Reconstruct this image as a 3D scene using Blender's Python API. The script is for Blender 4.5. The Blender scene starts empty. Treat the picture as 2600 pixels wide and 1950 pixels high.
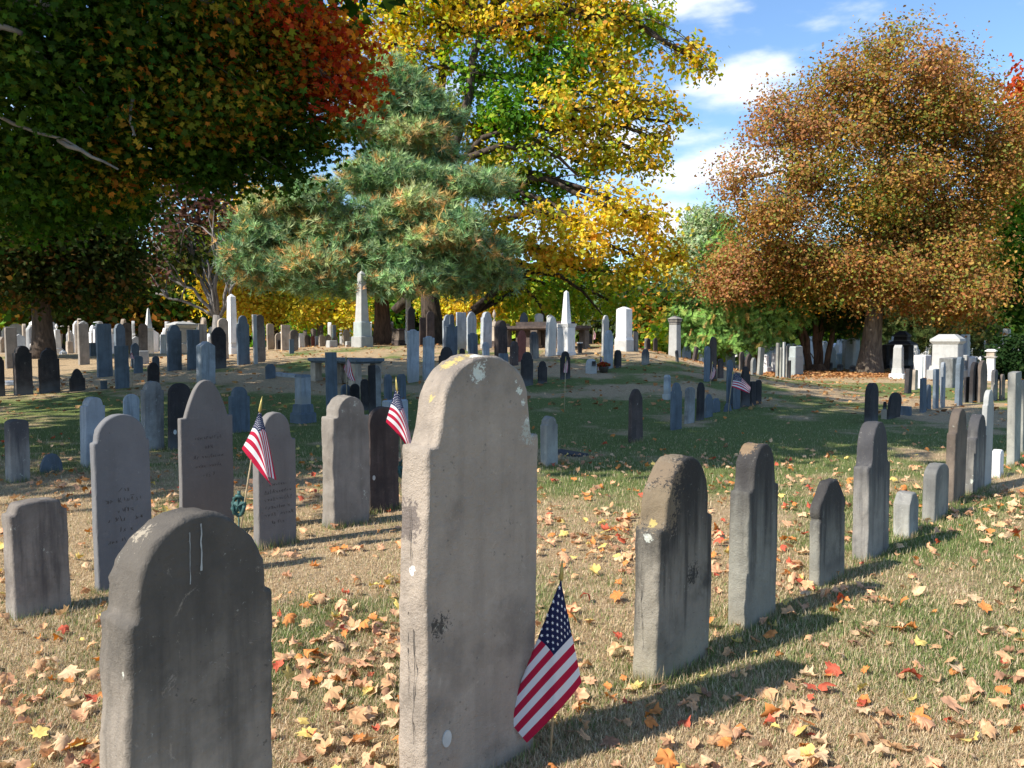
import bpy, math, random
import numpy as np
from mathutils import Vector, Matrix, noise as mnoise
R = math.radians
sc = bpy.context.scene
COL = sc.collection
# ---------------------------------------------------------------- camera
F = 2103.0; CX, CY = 1300.0, 975.0; H = 1.40; PITCH = math.atan((975-864)/F)
cam_d = bpy.data.cameras.new('camera'); cam = bpy.data.objects.new('camera', cam_d); COL.objects.link(cam)
cam.location = (0, 0, H); cam.rotation_euler = (R(90)-PITCH, 0, 0)
cam_d.sensor_width = 36; cam_d.lens = F/2600*36; cam_d.clip_end = 3000; cam_d.clip_start = .05
sc.camera = cam
# ---------------------------------------------------------------- light
SUN_AZ = math.atan2(-.84, -.54)          # clockwise from +Y
SUN_EL = R(41)
sv = Vector((math.sin(SUN_AZ)*math.cos(SUN_EL), math.cos(SUN_AZ)*math.cos(SUN_EL), math.sin(SUN_EL)))
sl = bpy.data.lights.new('sun', 'SUN'); sl.energy = 4.7; sl.angle = R(.53); sl.color = (1, .93, .82)
so = bpy.data.objects.new('sun', sl); COL.objects.link(so); so.rotation_euler = sv.to_track_quat('Z', 'Y').to_euler()
so.location = (-20, -20, 30)
w = bpy.data.worlds.new("World"); sc.world = w; w.use_nodes = True
nt = w.node_tree; nt.nodes.clear()
def N(nt, t, **k):
    n = nt.nodes.new(t)
    for a, b in k.items():
        if a.startswith('i_'): n.inputs[a[2:].replace('_', ' ')].default_value = b
        else: setattr(n, a, b)
    return n
wo = N(nt, 'ShaderNodeOutputWorld'); bg = N(nt, 'ShaderNodeBackground')
sky = N(nt, 'ShaderNodeTexSky', sky_type='NISHITA'); sky.sun_disc = False
sky.sun_elevation = SUN_EL; sky.sun_rotation = SUN_AZ % (2*math.pi); sky.air_density = 1.15; sky.dust_density = .45; sky.ozone_density = 2.4; sky.altitude = 60
def mth(nt, op, a, b=None, c=None, clamp=False):
    n = nt.nodes.new('ShaderNodeMath'); n.operation = op; n.use_clamp = clamp
    for i, v in enumerate((a, b, c)):
        if v is None: continue
        if isinstance(v, (int, float)): n.inputs[i].default_value = v
        else: nt.links.new(v, n.inputs[i])
    return n.outputs[0]
tc = N(nt, 'ShaderNodeTexCoord')
sep = N(nt, 'ShaderNodeSeparateXYZ'); nt.links.new(tc.outputs['Generated'], sep.inputs[0])
az = mth(nt, 'ARCTAN2', sep.outputs[0], sep.outputs[1]); el = mth(nt, 'ARCSINE', sep.outputs[2])
cmb = N(nt, 'ShaderNodeCombineXYZ'); nt.links.new(az, cmb.inputs[0]); nt.links.new(mth(nt, 'MULTIPLY', el, 2.6), cmb.inputs[1])
n1 = N(nt, 'ShaderNodeTexNoise'); n1.inputs['Scale'].default_value = 9; n1.inputs['Detail'].default_value = 7; n1.inputs['Roughness'].default_value = .52
nt.links.new(cmb.outputs[0], n1.inputs['Vector'])
mask = None                              # fair-weather clouds: azimuth, elevation (deg), widths, weight
for (ca, ce, wa, we, k) in [(9.5, 22.0, 9, 2.4, .9), (14.8, 16.4, 4.6, 1.7, 1.1), (13.5, 11.2, 6.5, 1.6, 1.2), (6.5, 13.2, 7, 2.6, 1.0),
                            (19.5, 20, 7, 1.6, .45), (30, 14, 9, 3, .5), (10, 8.0, 12, 1.6, 1.0), (-12, 17, 9, 3, .7), (-27, 13, 9, 3, .7), (48, 16, 12, 4, .9), (-60, 22, 20, 6, .9), (140, 25, 50, 7, .8)]:
    dx = mth(nt, 'DIVIDE', mth(nt, 'SUBTRACT', az, R(ca)), R(wa)); dy = mth(nt, 'DIVIDE', mth(nt, 'SUBTRACT', el, R(ce)), R(we))
    g = mth(nt, 'MULTIPLY', mth(nt, 'EXPONENT', mth(nt, 'MULTIPLY', mth(nt, 'ADD', mth(nt, 'MULTIPLY', dx, dx), mth(nt, 'MULTIPLY', dy, dy)), -1.0)), k)
    mask = g if mask is None else mth(nt, 'MAXIMUM', mask, g)
cl = mth(nt, 'ADD', mask, mth(nt, 'MULTIPLY', mth(nt, 'SUBTRACT', n1.outputs['Fac'], .5), 2.6))
mr = N(nt, 'ShaderNodeMapRange', interpolation_type='SMOOTHSTEP'); nt.links.new(cl, mr.inputs[0])
mr.inputs[1].default_value = .30; mr.inputs[2].default_value = 1.15; mr.inputs[3].default_value = 0; mr.inputs[4].default_value = .93
mx = N(nt, 'ShaderNodeMix', data_type='RGBA'); nt.links.new(mr.outputs[0], mx.inputs[0])
tint = N(nt, 'ShaderNodeMix', data_type='RGBA', blend_type='MULTIPLY'); tint.inputs[0].default_value = 1
tint.inputs[7].default_value = (.92, 1.06, 1.22, 1); nt.links.new(sky.outputs[0], tint.inputs[6])
nt.links.new(tint.outputs[2], mx.inputs[6]); mx.inputs[7].default_value = (6.6, 6.9, 7.6, 1)
nt.links.new(mx.outputs[2], bg.inputs[0]); bg.inputs[1].default_value = .105
nt.links.new(bg.outputs[0], wo.inputs[0])
sc.view_settings.view_transform = 'Standard'; sc.view_settings.look = 'None'; sc.view_settings.gamma = 1; sc.view_settings.exposure = 0.80
sc.cycles.max_bounces = 6; sc.cycles.diffuse_bounces = 3; sc.cycles.glossy_bounces = 2; sc.cycles.transmission_bounces = 3; sc.cycles.transparent_max_bounces = 4
sc.cycles.use_denoising = True
# ---------------------------------------------------------------- geometry of the view
def sstep(a, b, x):
    t = np.clip((x-a)/(b-a), 0, 1); return t*t*(3-2*t)
def ground_z(x, y):
    """gentle knoll behind the shaded hollow, level lawn on the right"""
    x = np.asarray(x, float); y = np.asarray(y, float)
    A = .84 + .41*sstep(-15, -5, x) - 1.25*sstep(3.2, 10.5, x)
    return A*sstep(12.5, 33, y) - .55*sstep(33.5, 48, y)*sstep(-9, -3, x)*(1-sstep(3.2, 10.5, x)) - .15*sstep(34, 42, y)*(1-sstep(-12, -8, x))
def gz(x, y): return float(ground_z(x, y))
cp, sp_ = math.cos(PITCH), math.sin(PITCH)
def ray(px, py):
    a = (px-CX)/F; b = (CY-py)/F
    return Vector((a, cp + b*sp_, -sp_ + b*cp))
def at(px, py, D):
    """point of the place seen in direction (px,py) at forward distance D"""
    r = ray(px, py); return Vector((0, 0, H)) + r*(D/r.y)
def hit(px, py, D=None):
    r = ray(px, py)
    if D is None:
        D = 1.0
        while D < 70:
            p = at(px, py, D)
            if p.z <= gz(p.x, p.y): break
            D += .02 if D < 12 else .08
    p = at(px, py, D)
    return Vector((p.x, p.y, gz(p.x, p.y)))
def ztop(px, py, D): return at(px, py, D).z
RG = {'1': (.29532, 0, 660), '2': (.29532, 550, 660), '3': (.29532, 1100, 700), '4': (.40687, 1700, 760), '5': (.49729, 0, 1000), '6': (.66313, 900, 850),
      '7': (.42194, 1700, 1000), 'a': (.22604, 2100, 760), 'b': (.21097, 1700, 800), 'c': (.13562, 1100, 780), 'd': (.1085, 0, 780), 's': (1, 0, 0)}
def cv(rg, x, y):
    s, ox, oy = RG[rg]; return ox+x*s, oy+y*s
# ---------------------------------------------------------------- object helpers
def tag(o, label=None, cat=None, group=None, kind=None):
    if label: o['label'] = label
    if cat: o['category'] = cat
    if group: o['group'] = group
    if kind: o['kind'] = kind
    return o
def empty(name, loc, rz=0.0):
    o = bpy.data.objects.new(name, None); COL.objects.link(o); o.location = loc; o.rotation_euler = (0, 0, rz); o.empty_display_size = .2
    return o
def link(name, me, parent=None, loc=None):
    o = bpy.data.objects.new(name, me); COL.objects.link(o)
    if loc is not None: o.location = loc
    if parent: o.parent = parent
    return o
def np_mesh(name, verts, faces, mats, cols=None, smooth=False, midx=None, fcount=None):
    """faces: (M,k) array"""
    me = bpy.data.meshes.new(name); verts = np.asarray(verts, np.float32); faces = np.asarray(faces, np.int32)
    me.vertices.add(len(verts)); me.vertices.foreach_set('co', verts.ravel())
    M, k = faces.shape
    me.loops.add(M*k); me.loops.foreach_set('vertex_index', faces.ravel())
    me.polygons.add(M); me.polygons.foreach_set('loop_start', np.arange(0, M*k, k, dtype=np.int32)); me.polygons.foreach_set('loop_total', np.full(M, k, np.int32))
    if smooth: me.polygons.foreach_set('use_smooth', np.ones(M, bool))
    if midx is not None: me.polygons.foreach_set('material_index', np.asarray(midx, np.int32))
    me.update(calc_edges=True)
    if cols is not None:
        at_ = me.color_attributes.new('Col', 'FLOAT_COLOR', 'POINT')
        c = np.ones((len(verts), 4), np.float32); c[:, :3] = cols; at_.data.foreach_set('color', c.ravel())
    for m in mats: me.materials.append(m)
    return me
class MB:
    """collects polygons, builds one mesh"""
    def __init__(s): s.v = []; s.f = []; s.sm = []; s.mi = []
    def add(s, vs, fs, sm=False, mi=0):
        b = len(s.v); s.v += [tuple(v) for v in vs]
        for f in fs: s.f.append(tuple(b+i for i in f)); s.sm.append(sm); s.mi.append(mi)
    def frustum(s, z0, z1, ax0, ay0, ax1, ay1, cx=0, cy=0, ch=.0, cx1=None, cy1=None):
        cx1 = cx if cx1 is None else cx1; cy1 = cy if cy1 is None else cy1
        def ring(z, ax, ay, x, y, c):
            c = min(c, ax*.4, ay*.4)
            if c <= 0: return [(x+ax, y-ay, z), (x+ax, y+ay, z), (x-ax, y+ay, z), (x-ax, y-ay, z)]
            return [(x+ax, y-ay+c, z), (x+ax, y+ay-c, z), (x+ax-c, y+ay, z), (x-ax+c, y+ay, z), (x-ax, y+ay-c, z), (x-ax, y-ay+c, z), (x-ax+c, y-ay, z), (x+ax-c, y-ay, z)]
        rs = [ring(z0, ax0, ay0, cx, cy, ch)]
        if ch > 0 and ax1 > 2*ch:
            rs.append(ring(z1-ch, ax1, ay1, cx1, cy1, ch)); rs.append(ring(z1, ax1-ch, ay1-ch, cx1, cy1, ch*.6))
        else: rs.append(ring(z1, max(ax1, .002), max(ay1, .002), cx1, cy1, ch))
        k = len(rs[0]); vs = [p for r_ in rs for p in r_]; fs = []
        for i in range(len(rs)-1):
            for j in range(k): fs.append((i*k+j, i*k+(j+1) % k, (i+1)*k+(j+1) % k, (i+1)*k+j))
        fs.append(tuple(range(k))[::-1]); fs.append(tuple((len(rs)-1)*k+j for j in range(k)))
        s.add(vs, fs)
    def lathe(s, pts, seg=14, cx=0, cy=0, mi=0):
        vs = []; fs = []
        for (r_, z) in pts:
            for j in range(seg):
                a = 2*math.pi*j/seg; vs.append((cx+r_*math.cos(a), cy+r_*math.sin(a), z))
        for i in range(len(pts)-1):
            for j in range(seg): fs.append((i*seg+j, i*seg+(j+1) % seg, (i+1)*seg+(j+1) % seg, (i+1)*seg+j))
        fs.append(tuple(range(seg))[::-1]); fs.append(tuple((len(pts)-1)*seg+j for j in range(seg)))
        s.add(vs, fs, True, mi)
    def tube(s, path, rad, seg=8, sm=True, mi=0):
        n = len(path); P = [Vector(p) for p in path]; vs = []; prev = None
        for i in range(n):
            d = (P[min(i+1, n-1)]-P[max(i-1, 0)]).normalized()
            a = prev if prev is not None else (Vector((1, 0, 0)) if abs(d.x) < .8 else Vector((0, 1, 0)))
            u = (a - d*a.dot(d)).normalized(); prev = u; v = d.cross(u)
            for j in range(seg):
                t = 2*math.pi*j/seg; vs.append(P[i] + (u*math.cos(t)+v*math.sin(t))*rad[i])
        fs = [(i*seg+j, i*seg+(j+1) % seg, (i+1)*seg+(j+1) % seg, (i+1)*seg+j) for i in range(n-1) for j in range(seg)]
        fs.append(tuple(range(seg))[::-1]); fs.append(tuple((n-1)*seg+j for j in range(seg)))
        s.add(vs, fs, sm, mi)
    def mesh(s, name, mats):
        me = bpy.data.meshes.new(name); me.from_pydata(s.v, [], s.f)
        me.polygons.foreach_set('use_smooth', s.sm); me.polygons.foreach_set('material_index', s.mi)
        for m in (mats if isinstance(mats, (list, tuple)) else [mats]): me.materials.append(m)
        me.update(); return me
    def build(s, name, mats, parent=None, loc=None): return link(name, s.mesh(name, mats), parent, loc)
def vnoise(x, y, scale, seed=0, octs=3):
    """tileable lattice noise 0..1"""
    r_ = np.random.default_rng(seed+911); L = r_.random((256, 256)); out = 0; amp = 1; tot = 0
    x = np.asarray(x, float)/scale+37.3; y = np.asarray(y, float)/scale+91.7
    for o in range(octs):
        xi = np.floor(x).astype(int); yi = np.floor(y).astype(int); fx = x-xi; fy = y-yi; fx = fx*fx*(3-2*fx); fy = fy*fy*(3-2*fy)
        a = L[xi % 256, yi % 256]; b = L[(xi+1) % 256, yi % 256]; c = L[xi % 256, (yi+1) % 256]; d = L[(xi+1) % 256, (yi+1) % 256]
        out = out + amp*((a*(1-fx)+b*fx)*(1-fy)+(c*(1-fx)+d*fx)*fy); tot += amp; amp *= .5; x = x*2.03+11; y = y*2.03+7
    return out/tot
# ---------------------------------------------------------------- materials
def newmat(name):
    m = bpy.data.materials.new(name); m.use_nodes = True; nt = m.node_tree; b = nt.nodes['Principled BSDF']
    b.inputs['Specular IOR Level'].default_value = .25
    return m, nt, b
def lnk(nt, a, b): nt.links.new(a, b)
def ramp(nt, fac, stops):
    n = nt.nodes.new('ShaderNodeValToRGB'); lnk(nt, fac, n.inputs[0]); e = n.color_ramp.elements
    while len(e) < len(stops): e.new(.5)
    for i, (p, c) in enumerate(stops): e[i].position = p; e[i].color = (c[0], c[1], c[2], 1) if len(c) == 3 else c
    return n.outputs[0]
def mixc(nt, f, a, b, mode='MIX'):
    n = nt.nodes.new('ShaderNodeMix'); n.data_type = 'RGBA'; n.blend_type = mode
    for i, v in ((0, f), (6, a), (7, b)):
        if isinstance(v, (int, float)): n.inputs[i].default_value = v
        elif isinstance(v, tuple): n.inputs[i].default_value = (*v[:3], 1)
        else: lnk(nt, v, n.inputs[i])
    return n.outputs[2]
def tnoise(nt, vec, scale, det=4, rough=.55, dist=0):
    n = nt.nodes.new('ShaderNodeTexNoise'); lnk(nt, vec, n.inputs['Vector']); n.inputs['Scale'].default_value = scale; n.inputs['Detail'].default_value = det
    n.inputs['Roughness'].default_value = rough; n.inputs['Distortion'].default_value = dist; return n.outputs['Fac']
def mrange(nt, f, a, b, c=0, d=1):
    n = nt.nodes.new('ShaderNodeMapRange'); n.interpolation_type = 'SMOOTHSTEP'; lnk(nt, f, n.inputs[0])
    for i, v in enumerate((a, b, c, d)): n.inputs[i+1].default_value = v
    return n.outputs[0]
def mapping(nt, vec, sx=1, sy=1, sz=1):
    n = nt.nodes.new('ShaderNodeMapping'); lnk(nt, vec, n.inputs[0]); n.inputs[3].default_value = (sx, sy, sz); return n.outputs[0]
def stone_mat(name, c, var=.25, stain=(.03, .03, .03), stain_amt=.5, top=0, streak=.4, lich=.0, lcol=(.5, .52, .45), spots=(), lscale=9, bump=.35, low=None, rough=.9, fine=60):
    m, nt, b = newmat(name); tcn = nt.nodes.new('ShaderNodeTexCoord'); oi = nt.nodes.new('ShaderNodeObjectInfo')
    vm = nt.nodes.new('ShaderNodeVectorMath'); vm.operation = 'MULTIPLY_ADD'; vm.inputs[1].default_value = (1, 1, 1); lnk(nt, tcn.outputs['Object'], vm.inputs[0])
    cb = nt.nodes.new('ShaderNodeCombineXYZ'); r10 = mth(nt, 'MULTIPLY', oi.outputs['Random'], 40.0)
    for i in range(3): lnk(nt, r10, cb.inputs[i])
    lnk(nt, cb.outputs[0], vm.inputs[2]); V = vm.outputs[0]
    dk = tuple(x*(1-var) for x in c); lt = tuple(min(x*(1+var), .9) for x in c)
    base = ramp(nt, tnoise(nt, V, 5, 6, .62), [(.3, dk), (.7, lt)])
    base = mixc(nt, mrange(nt, tnoise(nt, V, fine, 3, .7), .3, .75, 0, .35), base, dk)
    # rain streaks and soot
    st = tnoise(nt, mapping(nt, V, 14, 14, 1.4), 1, 5, .6)
    sm = mrange(nt, st, .46, .72, 0, streak)
    base = mixc(nt, sm, base, stain)
    bl = mrange(nt, tnoise(nt, V, 3.2, 5, .6), .48, .68, 0, stain_amt)
    base = mixc(nt, bl, base, stain)
    sepn = nt.nodes.new('ShaderNodeSeparateXYZ'); lnk(nt, tcn.outputs['Generated'], sepn.inputs[0])
    if top > 0:      # black biological crust that grows down from the weathered head
        hz = mth(nt, 'ADD', sepn.outputs[2], mth(nt, 'MULTIPLY', mth(nt, 'SUBTRACT', st, .5), .6))
        base = mixc(nt, mrange(nt, hz, .38, .88, 0, top), base, stain)
    if low is not None:
        hz = mth(nt, 'ADD', sepn.outputs[2], mth(nt, 'MULTIPLY', mth(nt, 'SUBTRACT', tnoise(nt, V, 6), .5), .3))
        base = mixc(nt, mrange(nt, hz, .42, .12, 0, .8), base, low)
    if lich > 0:
        ln = mrange(nt, tnoise(nt, V, lscale, 7, .75), .66-lich*.2, .72-lich*.2, 0, .9)
        base = mixc(nt, ln, base, lcol)
    for (x, y, z, r_, col) in spots:
        d = nt.nodes.new('ShaderNodeVectorMath'); d.operation = 'DISTANCE'; lnk(nt, tcn.outputs['Object'], d.inputs[0]); d.inputs[1].default_value = (x, y, z)
        dd = mth(nt, 'ADD', d.outputs['Value'], mth(nt, 'MULTIPLY', mth(nt, 'ADD', mth(nt, 'SUBTRACT', tnoise(nt, V, 30, 8, .8), .5), mth(nt, 'MULTIPLY', mth(nt, 'SUBTRACT', tnoise(nt, V, 90, 3, .7), .5), .8)), r_*2.6))
        base = mixc(nt, mrange(nt, dd, r_*1.1, r_*.85, 0, .85), base, col)
    # pits, specks of lichen and hairline weathering
    base = mixc(nt, mrange(nt, tnoise(nt, V, 42, 4, .7), .64, .70, 0, .55), base, stain)
    base = mixc(nt, mrange(nt, tnoise(nt, V, 55, 5, .75, .6), .655, .70, 0, .55), base, (.42, .42, .37))
    base = mixc(nt, mrange(nt, tnoise(nt, V, 11, 8, .8, 1.2), .60, .66, 0, .45), base, tuple(min(.85, x*1.35) for x in c))
    hs = nt.nodes.new('ShaderNodeHueSaturation'); lnk(nt, base, hs.inputs['Color']); lnk(nt, mth(nt, 'ADD', mth(nt, 'MULTIPLY', oi.outputs['Random'], .3), .85), hs.inputs['Value'])
    lnk(nt, hs.outputs[0], b.inputs['Base Color']); b.inputs['Roughness'].default_value = rough
    bp = nt.nodes.new('ShaderNodeBump'); bp.inputs['Strength'].default_value = bump; bp.inputs['Distance'].default_value = .012
    hgt = mth(nt, 'ADD', mth(nt, 'MULTIPLY', tnoise(nt, V, 26, 6, .65), 1.0), mth(nt, 'MULTIPLY', tnoise(nt, V, 150, 3, .7), .35))
    lnk(nt, hgt, bp.inputs['Height']); lnk(nt, bp.outputs[0], b.inputs['Normal'])
    return m
SM = {
 'brown': stone_mat('brownstone', (.21, .165, .13), .22, (.035, .03, .028), .45, .5, .4, .15),
 'taupe': stone_mat('taupe_sandstone', (.25, .225, .195), .18, (.07, .06, .05), .35, .15, .3, .1),
 'tan': stone_mat('tan_sandstone', (.43, .36, .28), .2, (.14, .11, .09), .4, .25, .4),
 'slate': stone_mat('grey_slate', (.125, .125, .13), .12, (.05, .055, .06), .3, 0, .3, .08, (.2, .25, .22)),
 'slatebrown': stone_mat('brown_slate', (.165, .14, .125), .12, (.06, .055, .055), .3, 0, .3),
 'gray': stone_mat('grey_sandstone', (.24, .225, .2), .25, (.045, .045, .05), .5, .9, .6, .12),
 'grayl': stone_mat('light_grey_stone', (.34, .33, .29), .2, (.1, .1, .1), .4, .5, .4, .1),
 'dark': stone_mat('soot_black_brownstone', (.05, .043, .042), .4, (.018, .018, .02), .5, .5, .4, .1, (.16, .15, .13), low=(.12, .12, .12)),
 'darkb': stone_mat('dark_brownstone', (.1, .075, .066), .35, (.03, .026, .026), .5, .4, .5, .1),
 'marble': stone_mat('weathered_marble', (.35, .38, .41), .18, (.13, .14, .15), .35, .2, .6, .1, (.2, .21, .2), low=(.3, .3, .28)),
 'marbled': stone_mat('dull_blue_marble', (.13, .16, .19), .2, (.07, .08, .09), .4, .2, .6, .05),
 'white': stone_mat('white_marble', (.72, .71, .69), .1, (.3, .3, .3), .25, .1, .35, 0),
 'red': stone_mat('red_sandstone', (.25, .085, .065), .2, (.1, .04, .035), .4, .2, .4),
 'granite': stone_mat('grey_granite', (.42, .42, .4), .12, (.2, .2, .2), .2, .1, .2, 0, fine=120),
 'graniteg': stone_mat('green_grey_granite', (.33, .37, .36), .12, (.2, .2, .2), .2, .1, .2, 0),
 'pink': stone_mat('pink_granite', (.5, .3, .24), .12, (.2, .14, .12), .2, 0, .2, 0),
 'mottled': stone_mat('mottled_lichen_stone', (.28, .28, .27), .3, (.05, .045, .045), .5, .3, .5, .35, (.34, .36, .36), lscale=12),
}
def simple(name, c, rough=.7, metal=0, noise=.15, scale=20, spec=.3, bump=0):
    m, nt, b = newmat(name); tcn = nt.nodes.new('ShaderNodeTexCoord')
    lnk(nt, ramp(nt, tnoise(nt, tcn.outputs['Object'], scale, 4), [(.3, tuple(x*(1-noise) for x in c)), (.7, tuple(min(1, x*(1+noise)) for x in c))]), b.inputs['Base Color'])
    b.inputs['Roughness'].default_value = rough; b.inputs['Metallic'].default_value = metal; b.inputs['Specular IOR Level'].default_value = spec
    if bump:
        bp = nt.nodes.new('ShaderNodeBump'); bp.inputs['Strength'].default_value = bump; bp.inputs['Distance'].default_value = .02
        lnk(nt, tnoise(nt, tcn.outputs['Object'], scale*1.5, 5), bp.inputs['Height']); lnk(nt, bp.outputs[0], b.inputs['Normal'])
    return m
def leaf_mat(name, trans=.45, rough=.7, spec=.07):
    m, nt, b = newmat(name); a = nt.nodes.new('ShaderNodeAttribute'); a.attribute_name = 'Col'
    lnk(nt, a.outputs['Color'], b.inputs['Base Color']); b.inputs['Roughness'].default_value = rough; b.inputs['Specular IOR Level'].default_value = spec
    t = nt.nodes.new('ShaderNodeBsdfTranslucent'); hs = nt.nodes.new('ShaderNodeHueSaturation'); hs.inputs['Saturation'].default_value = 1.15; hs.inputs['Value'].default_value = 1.2
    lnk(nt, a.outputs['Color'], hs.inputs['Color']); lnk(nt, hs.outputs[0], t.inputs[0])
    ms = nt.nodes.new('ShaderNodeMixShader'); ms.inputs[0].default_value = trans; lnk(nt, b.outputs[0], ms.inputs[1]); lnk(nt, t.outputs[0], ms.inputs[2])
    lnk(nt, ms.outputs[0], nt.nodes['Material Output'].inputs[0]); return m
LEAF = leaf_mat('autumn_leaf', .42); NEEDLE = leaf_mat('pine_needle', .12, .6); GRASSM = leaf_mat('grass_blade', .3, .6); LITTER = leaf_mat('dry_leaf', .22, .6)
def bark_mat(name, c, c2, sx=9):
    m, nt, b = newmat(name); tcn = nt.nodes.new('ShaderNodeTexCoord'); V = mapping(nt, tcn.outputs['Object'], sx, sx, sx*.22)
    n = tnoise(nt, V, 1, 7, .65, .6); lnk(nt, ramp(nt, n, [(.32, c2), (.62, c)]), b.inputs['Base Color']); b.inputs['Roughness'].default_value = .95
    bp = nt.nodes.new('ShaderNodeBump'); bp.inputs['Strength'].default_value = .9; bp.inputs['Distance'].default_value = .05; lnk(nt, n, bp.inputs['Height']); lnk(nt, bp.outputs[0], b.inputs['Normal']); return m
BARK = bark_mat('grey_brown_bark', (.2, .165, .125), (.06, .048, .038)); BARKD = bark_mat('dark_bark', (.1, .075, .058), (.03, .024, .02)); BARKP = bark_mat('pale_smooth_bark', (.25, .235, .22), (.11, .10, .095), 5)
BARKR = bark_mat('red_pine_bark', (.17, .095, .06), (.05, .03, .022))
# ---------------------------------------------------------------- ground
def greenness(x, y):
    g = vnoise(x, y, 1.1, 1, 3)*.55 + vnoise(x, y, 4.5, 5, 2)*.45
    g = g + .08*sstep(.8, 2.4, np.asarray(x))*(1-sstep(9, 16, np.asarray(y))) - .10*sstep(4, 5.5, np.asarray(y))*(1-sstep(9, 10.5, np.asarray(y))) + .10*sstep(9.5, 12, np.asarray(y))*(1-sstep(15, 22, np.asarray(y))) - .13*sstep(16, 24, np.asarray(y))*(np.asarray(x) < 9) - .12*(1-sstep(4, 7, np.asarray(y)))*(1-sstep(.5, 2.5, np.asarray(x)))
    return np.clip((g-.38)/.22, 0, 1)
def build_ground():
    ys = np.concatenate([np.arange(-60, 1.2, 6.12), np.arange(1.2, 14, .11), np.arange(14, 40, .4), np.geomspace(40, 900, 40)])
    xs = np.concatenate([-np.geomspace(700, 12, 40), np.arange(-11.9, 12, .13), np.geomspace(12.1, 700, 40)])
    X, Y = np.meshgrid(xs, ys); Z = ground_z(X, Y) + (vnoise(X, Y, 1.3, 3, 3)-.5)*.035*(np.abs(X) < 40)*(Y < 60)
    v = np.stack([X, Y, Z], -1).reshape(-1, 3); nx = len(xs); ny = len(ys)
    i = np.arange(nx-1)[None, :] + np.arange(ny-1)[:, None]*nx; f = np.stack([i, i+1, i+1+nx, i+nx], -1).reshape(-1, 4)
    g = greenness(X, Y).ravel()
    mp = hit(2207, 948); lit = np.exp(-(((X-mp.x-1)/7.5)**2+((Y-mp.y+.6)/3.4)**2)**1.3).ravel()   # litter under the big maple
    pp = at(985, 868, 34); pin = np.exp(-(((X-pp.x)/5)**2+((Y-33)/1.9)**2)**1.5).ravel()
    c = np.stack([g, np.clip(lit*1.2, 0, 1), pin], -1)
    m, nt, b = newmat('lawn'); a = nt.nodes.new('ShaderNodeAttribute'); a.attribute_name = 'Col'; s = nt.nodes.new('ShaderNodeSeparateColor'); lnk(nt, a.outputs['Color'], s.inputs[0])
    geo = nt.nodes.new('ShaderNodeNewGeometry'); P = geo.outputs['Position']
    fine = tnoise(nt, P, 28, 6, .75); med = tnoise(nt, P, 3.5, 5, .65); vf = tnoise(nt, P, 120, 2, .6)
    dry = ramp(nt, fine, [(.32, (.24, .16, .09)), (.5, (.44, .32, .19)), (.68, (.56, .43, .27))])
    grn = ramp(nt, fine, [(.32, (.07, .09, .03)), (.5, (.15, .185, .06)), (.68, (.24, .27, .1))])
    gf = mrange(nt, mth(nt, 'ADD', s.outputs[0], mth(nt, 'MULTIPLY', mth(nt, 'SUBTRACT', med, .5), 1.3)), .2, .9)
    col = mixc(nt, gf, dry, grn)
    lf = ramp(nt, tnoise(nt, P, 9, 5, .8), [(.35, (.12, .06, .03)), (.5, (.3, .14, .06)), (.66, (.42, .24, .1))])
    lm = mrange(nt, mth(nt, 'ADD', s.outputs[1], mth(nt, 'MULTIPLY', mth(nt, 'SUBTRACT', fine, .5), 1.1)), .3, .6)
    col = mixc(nt, lm, col, lf)
    pm = mrange(nt, mth(nt, 'ADD', s.outputs[2], mth(nt, 'MULTIPLY', mth(nt, 'SUBTRACT', fine, .5), .8)), .25, .6)
    col = mixc(nt, pm, col, (.38, .17, .06))
    lnk(nt, col, b.inputs['Base Color']); b.inputs['Roughness'].default_value = 1; b.inputs['Specular IOR Level'].default_value = .05
    bp = nt.nodes.new('ShaderNodeBump'); bp.inputs['Strength'].default_value = .8; bp.inputs['Distance'].default_value = .04
    lnk(nt, mth(nt, 'ADD', fine, mth(nt, 'MULTIPLY', vf, .4)), bp.inputs['Height']); lnk(nt, bp.outputs[0], b.inputs['Normal'])
    o = link('ground', np_mesh('ground', v, f, [m], c, smooth=True)); tag(o, kind='structure')
build_ground()
def strip(name, pts, wd, mat, dz=.012):
    vs = []; fs = []
    for i, (x, y) in enumerate(pts):
        a = Vector(pts[min(i+1, len(pts)-1)])-Vector(pts[max(i-1, 0)]); a.normalize(); n = Vector((-a.y, a.x))
        for k in (-.5, 0, .5):
            q = Vector((x, y))+n*wd*k; vs.append((q.x, q.y, gz(q.x, q.y)+dz))
    for i in range(len(pts)-1):
        for k in (0, 1): b_ = i*3+k; fs.append((b_, b_+1, b_+4, b_+3))
    mb = MB(); mb.add(vs, fs); return mb.build(name, mat)
tag(strip('path', [(-46+i*2.0, 41.5+.35*math.sin(i*.4)) for i in range(20)], 3.0, simple('worn_asphalt', (.2, .2, .21), .95, 0, .2, 6), .03), kind='structure')
tag(strip('road', [(14+i*3.5, 74+i*.3) for i in range(16)], 5, simple('grey_asphalt', (.15, .15, .155), .95, 0, .2, 4), .03), kind='structure')
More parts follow.
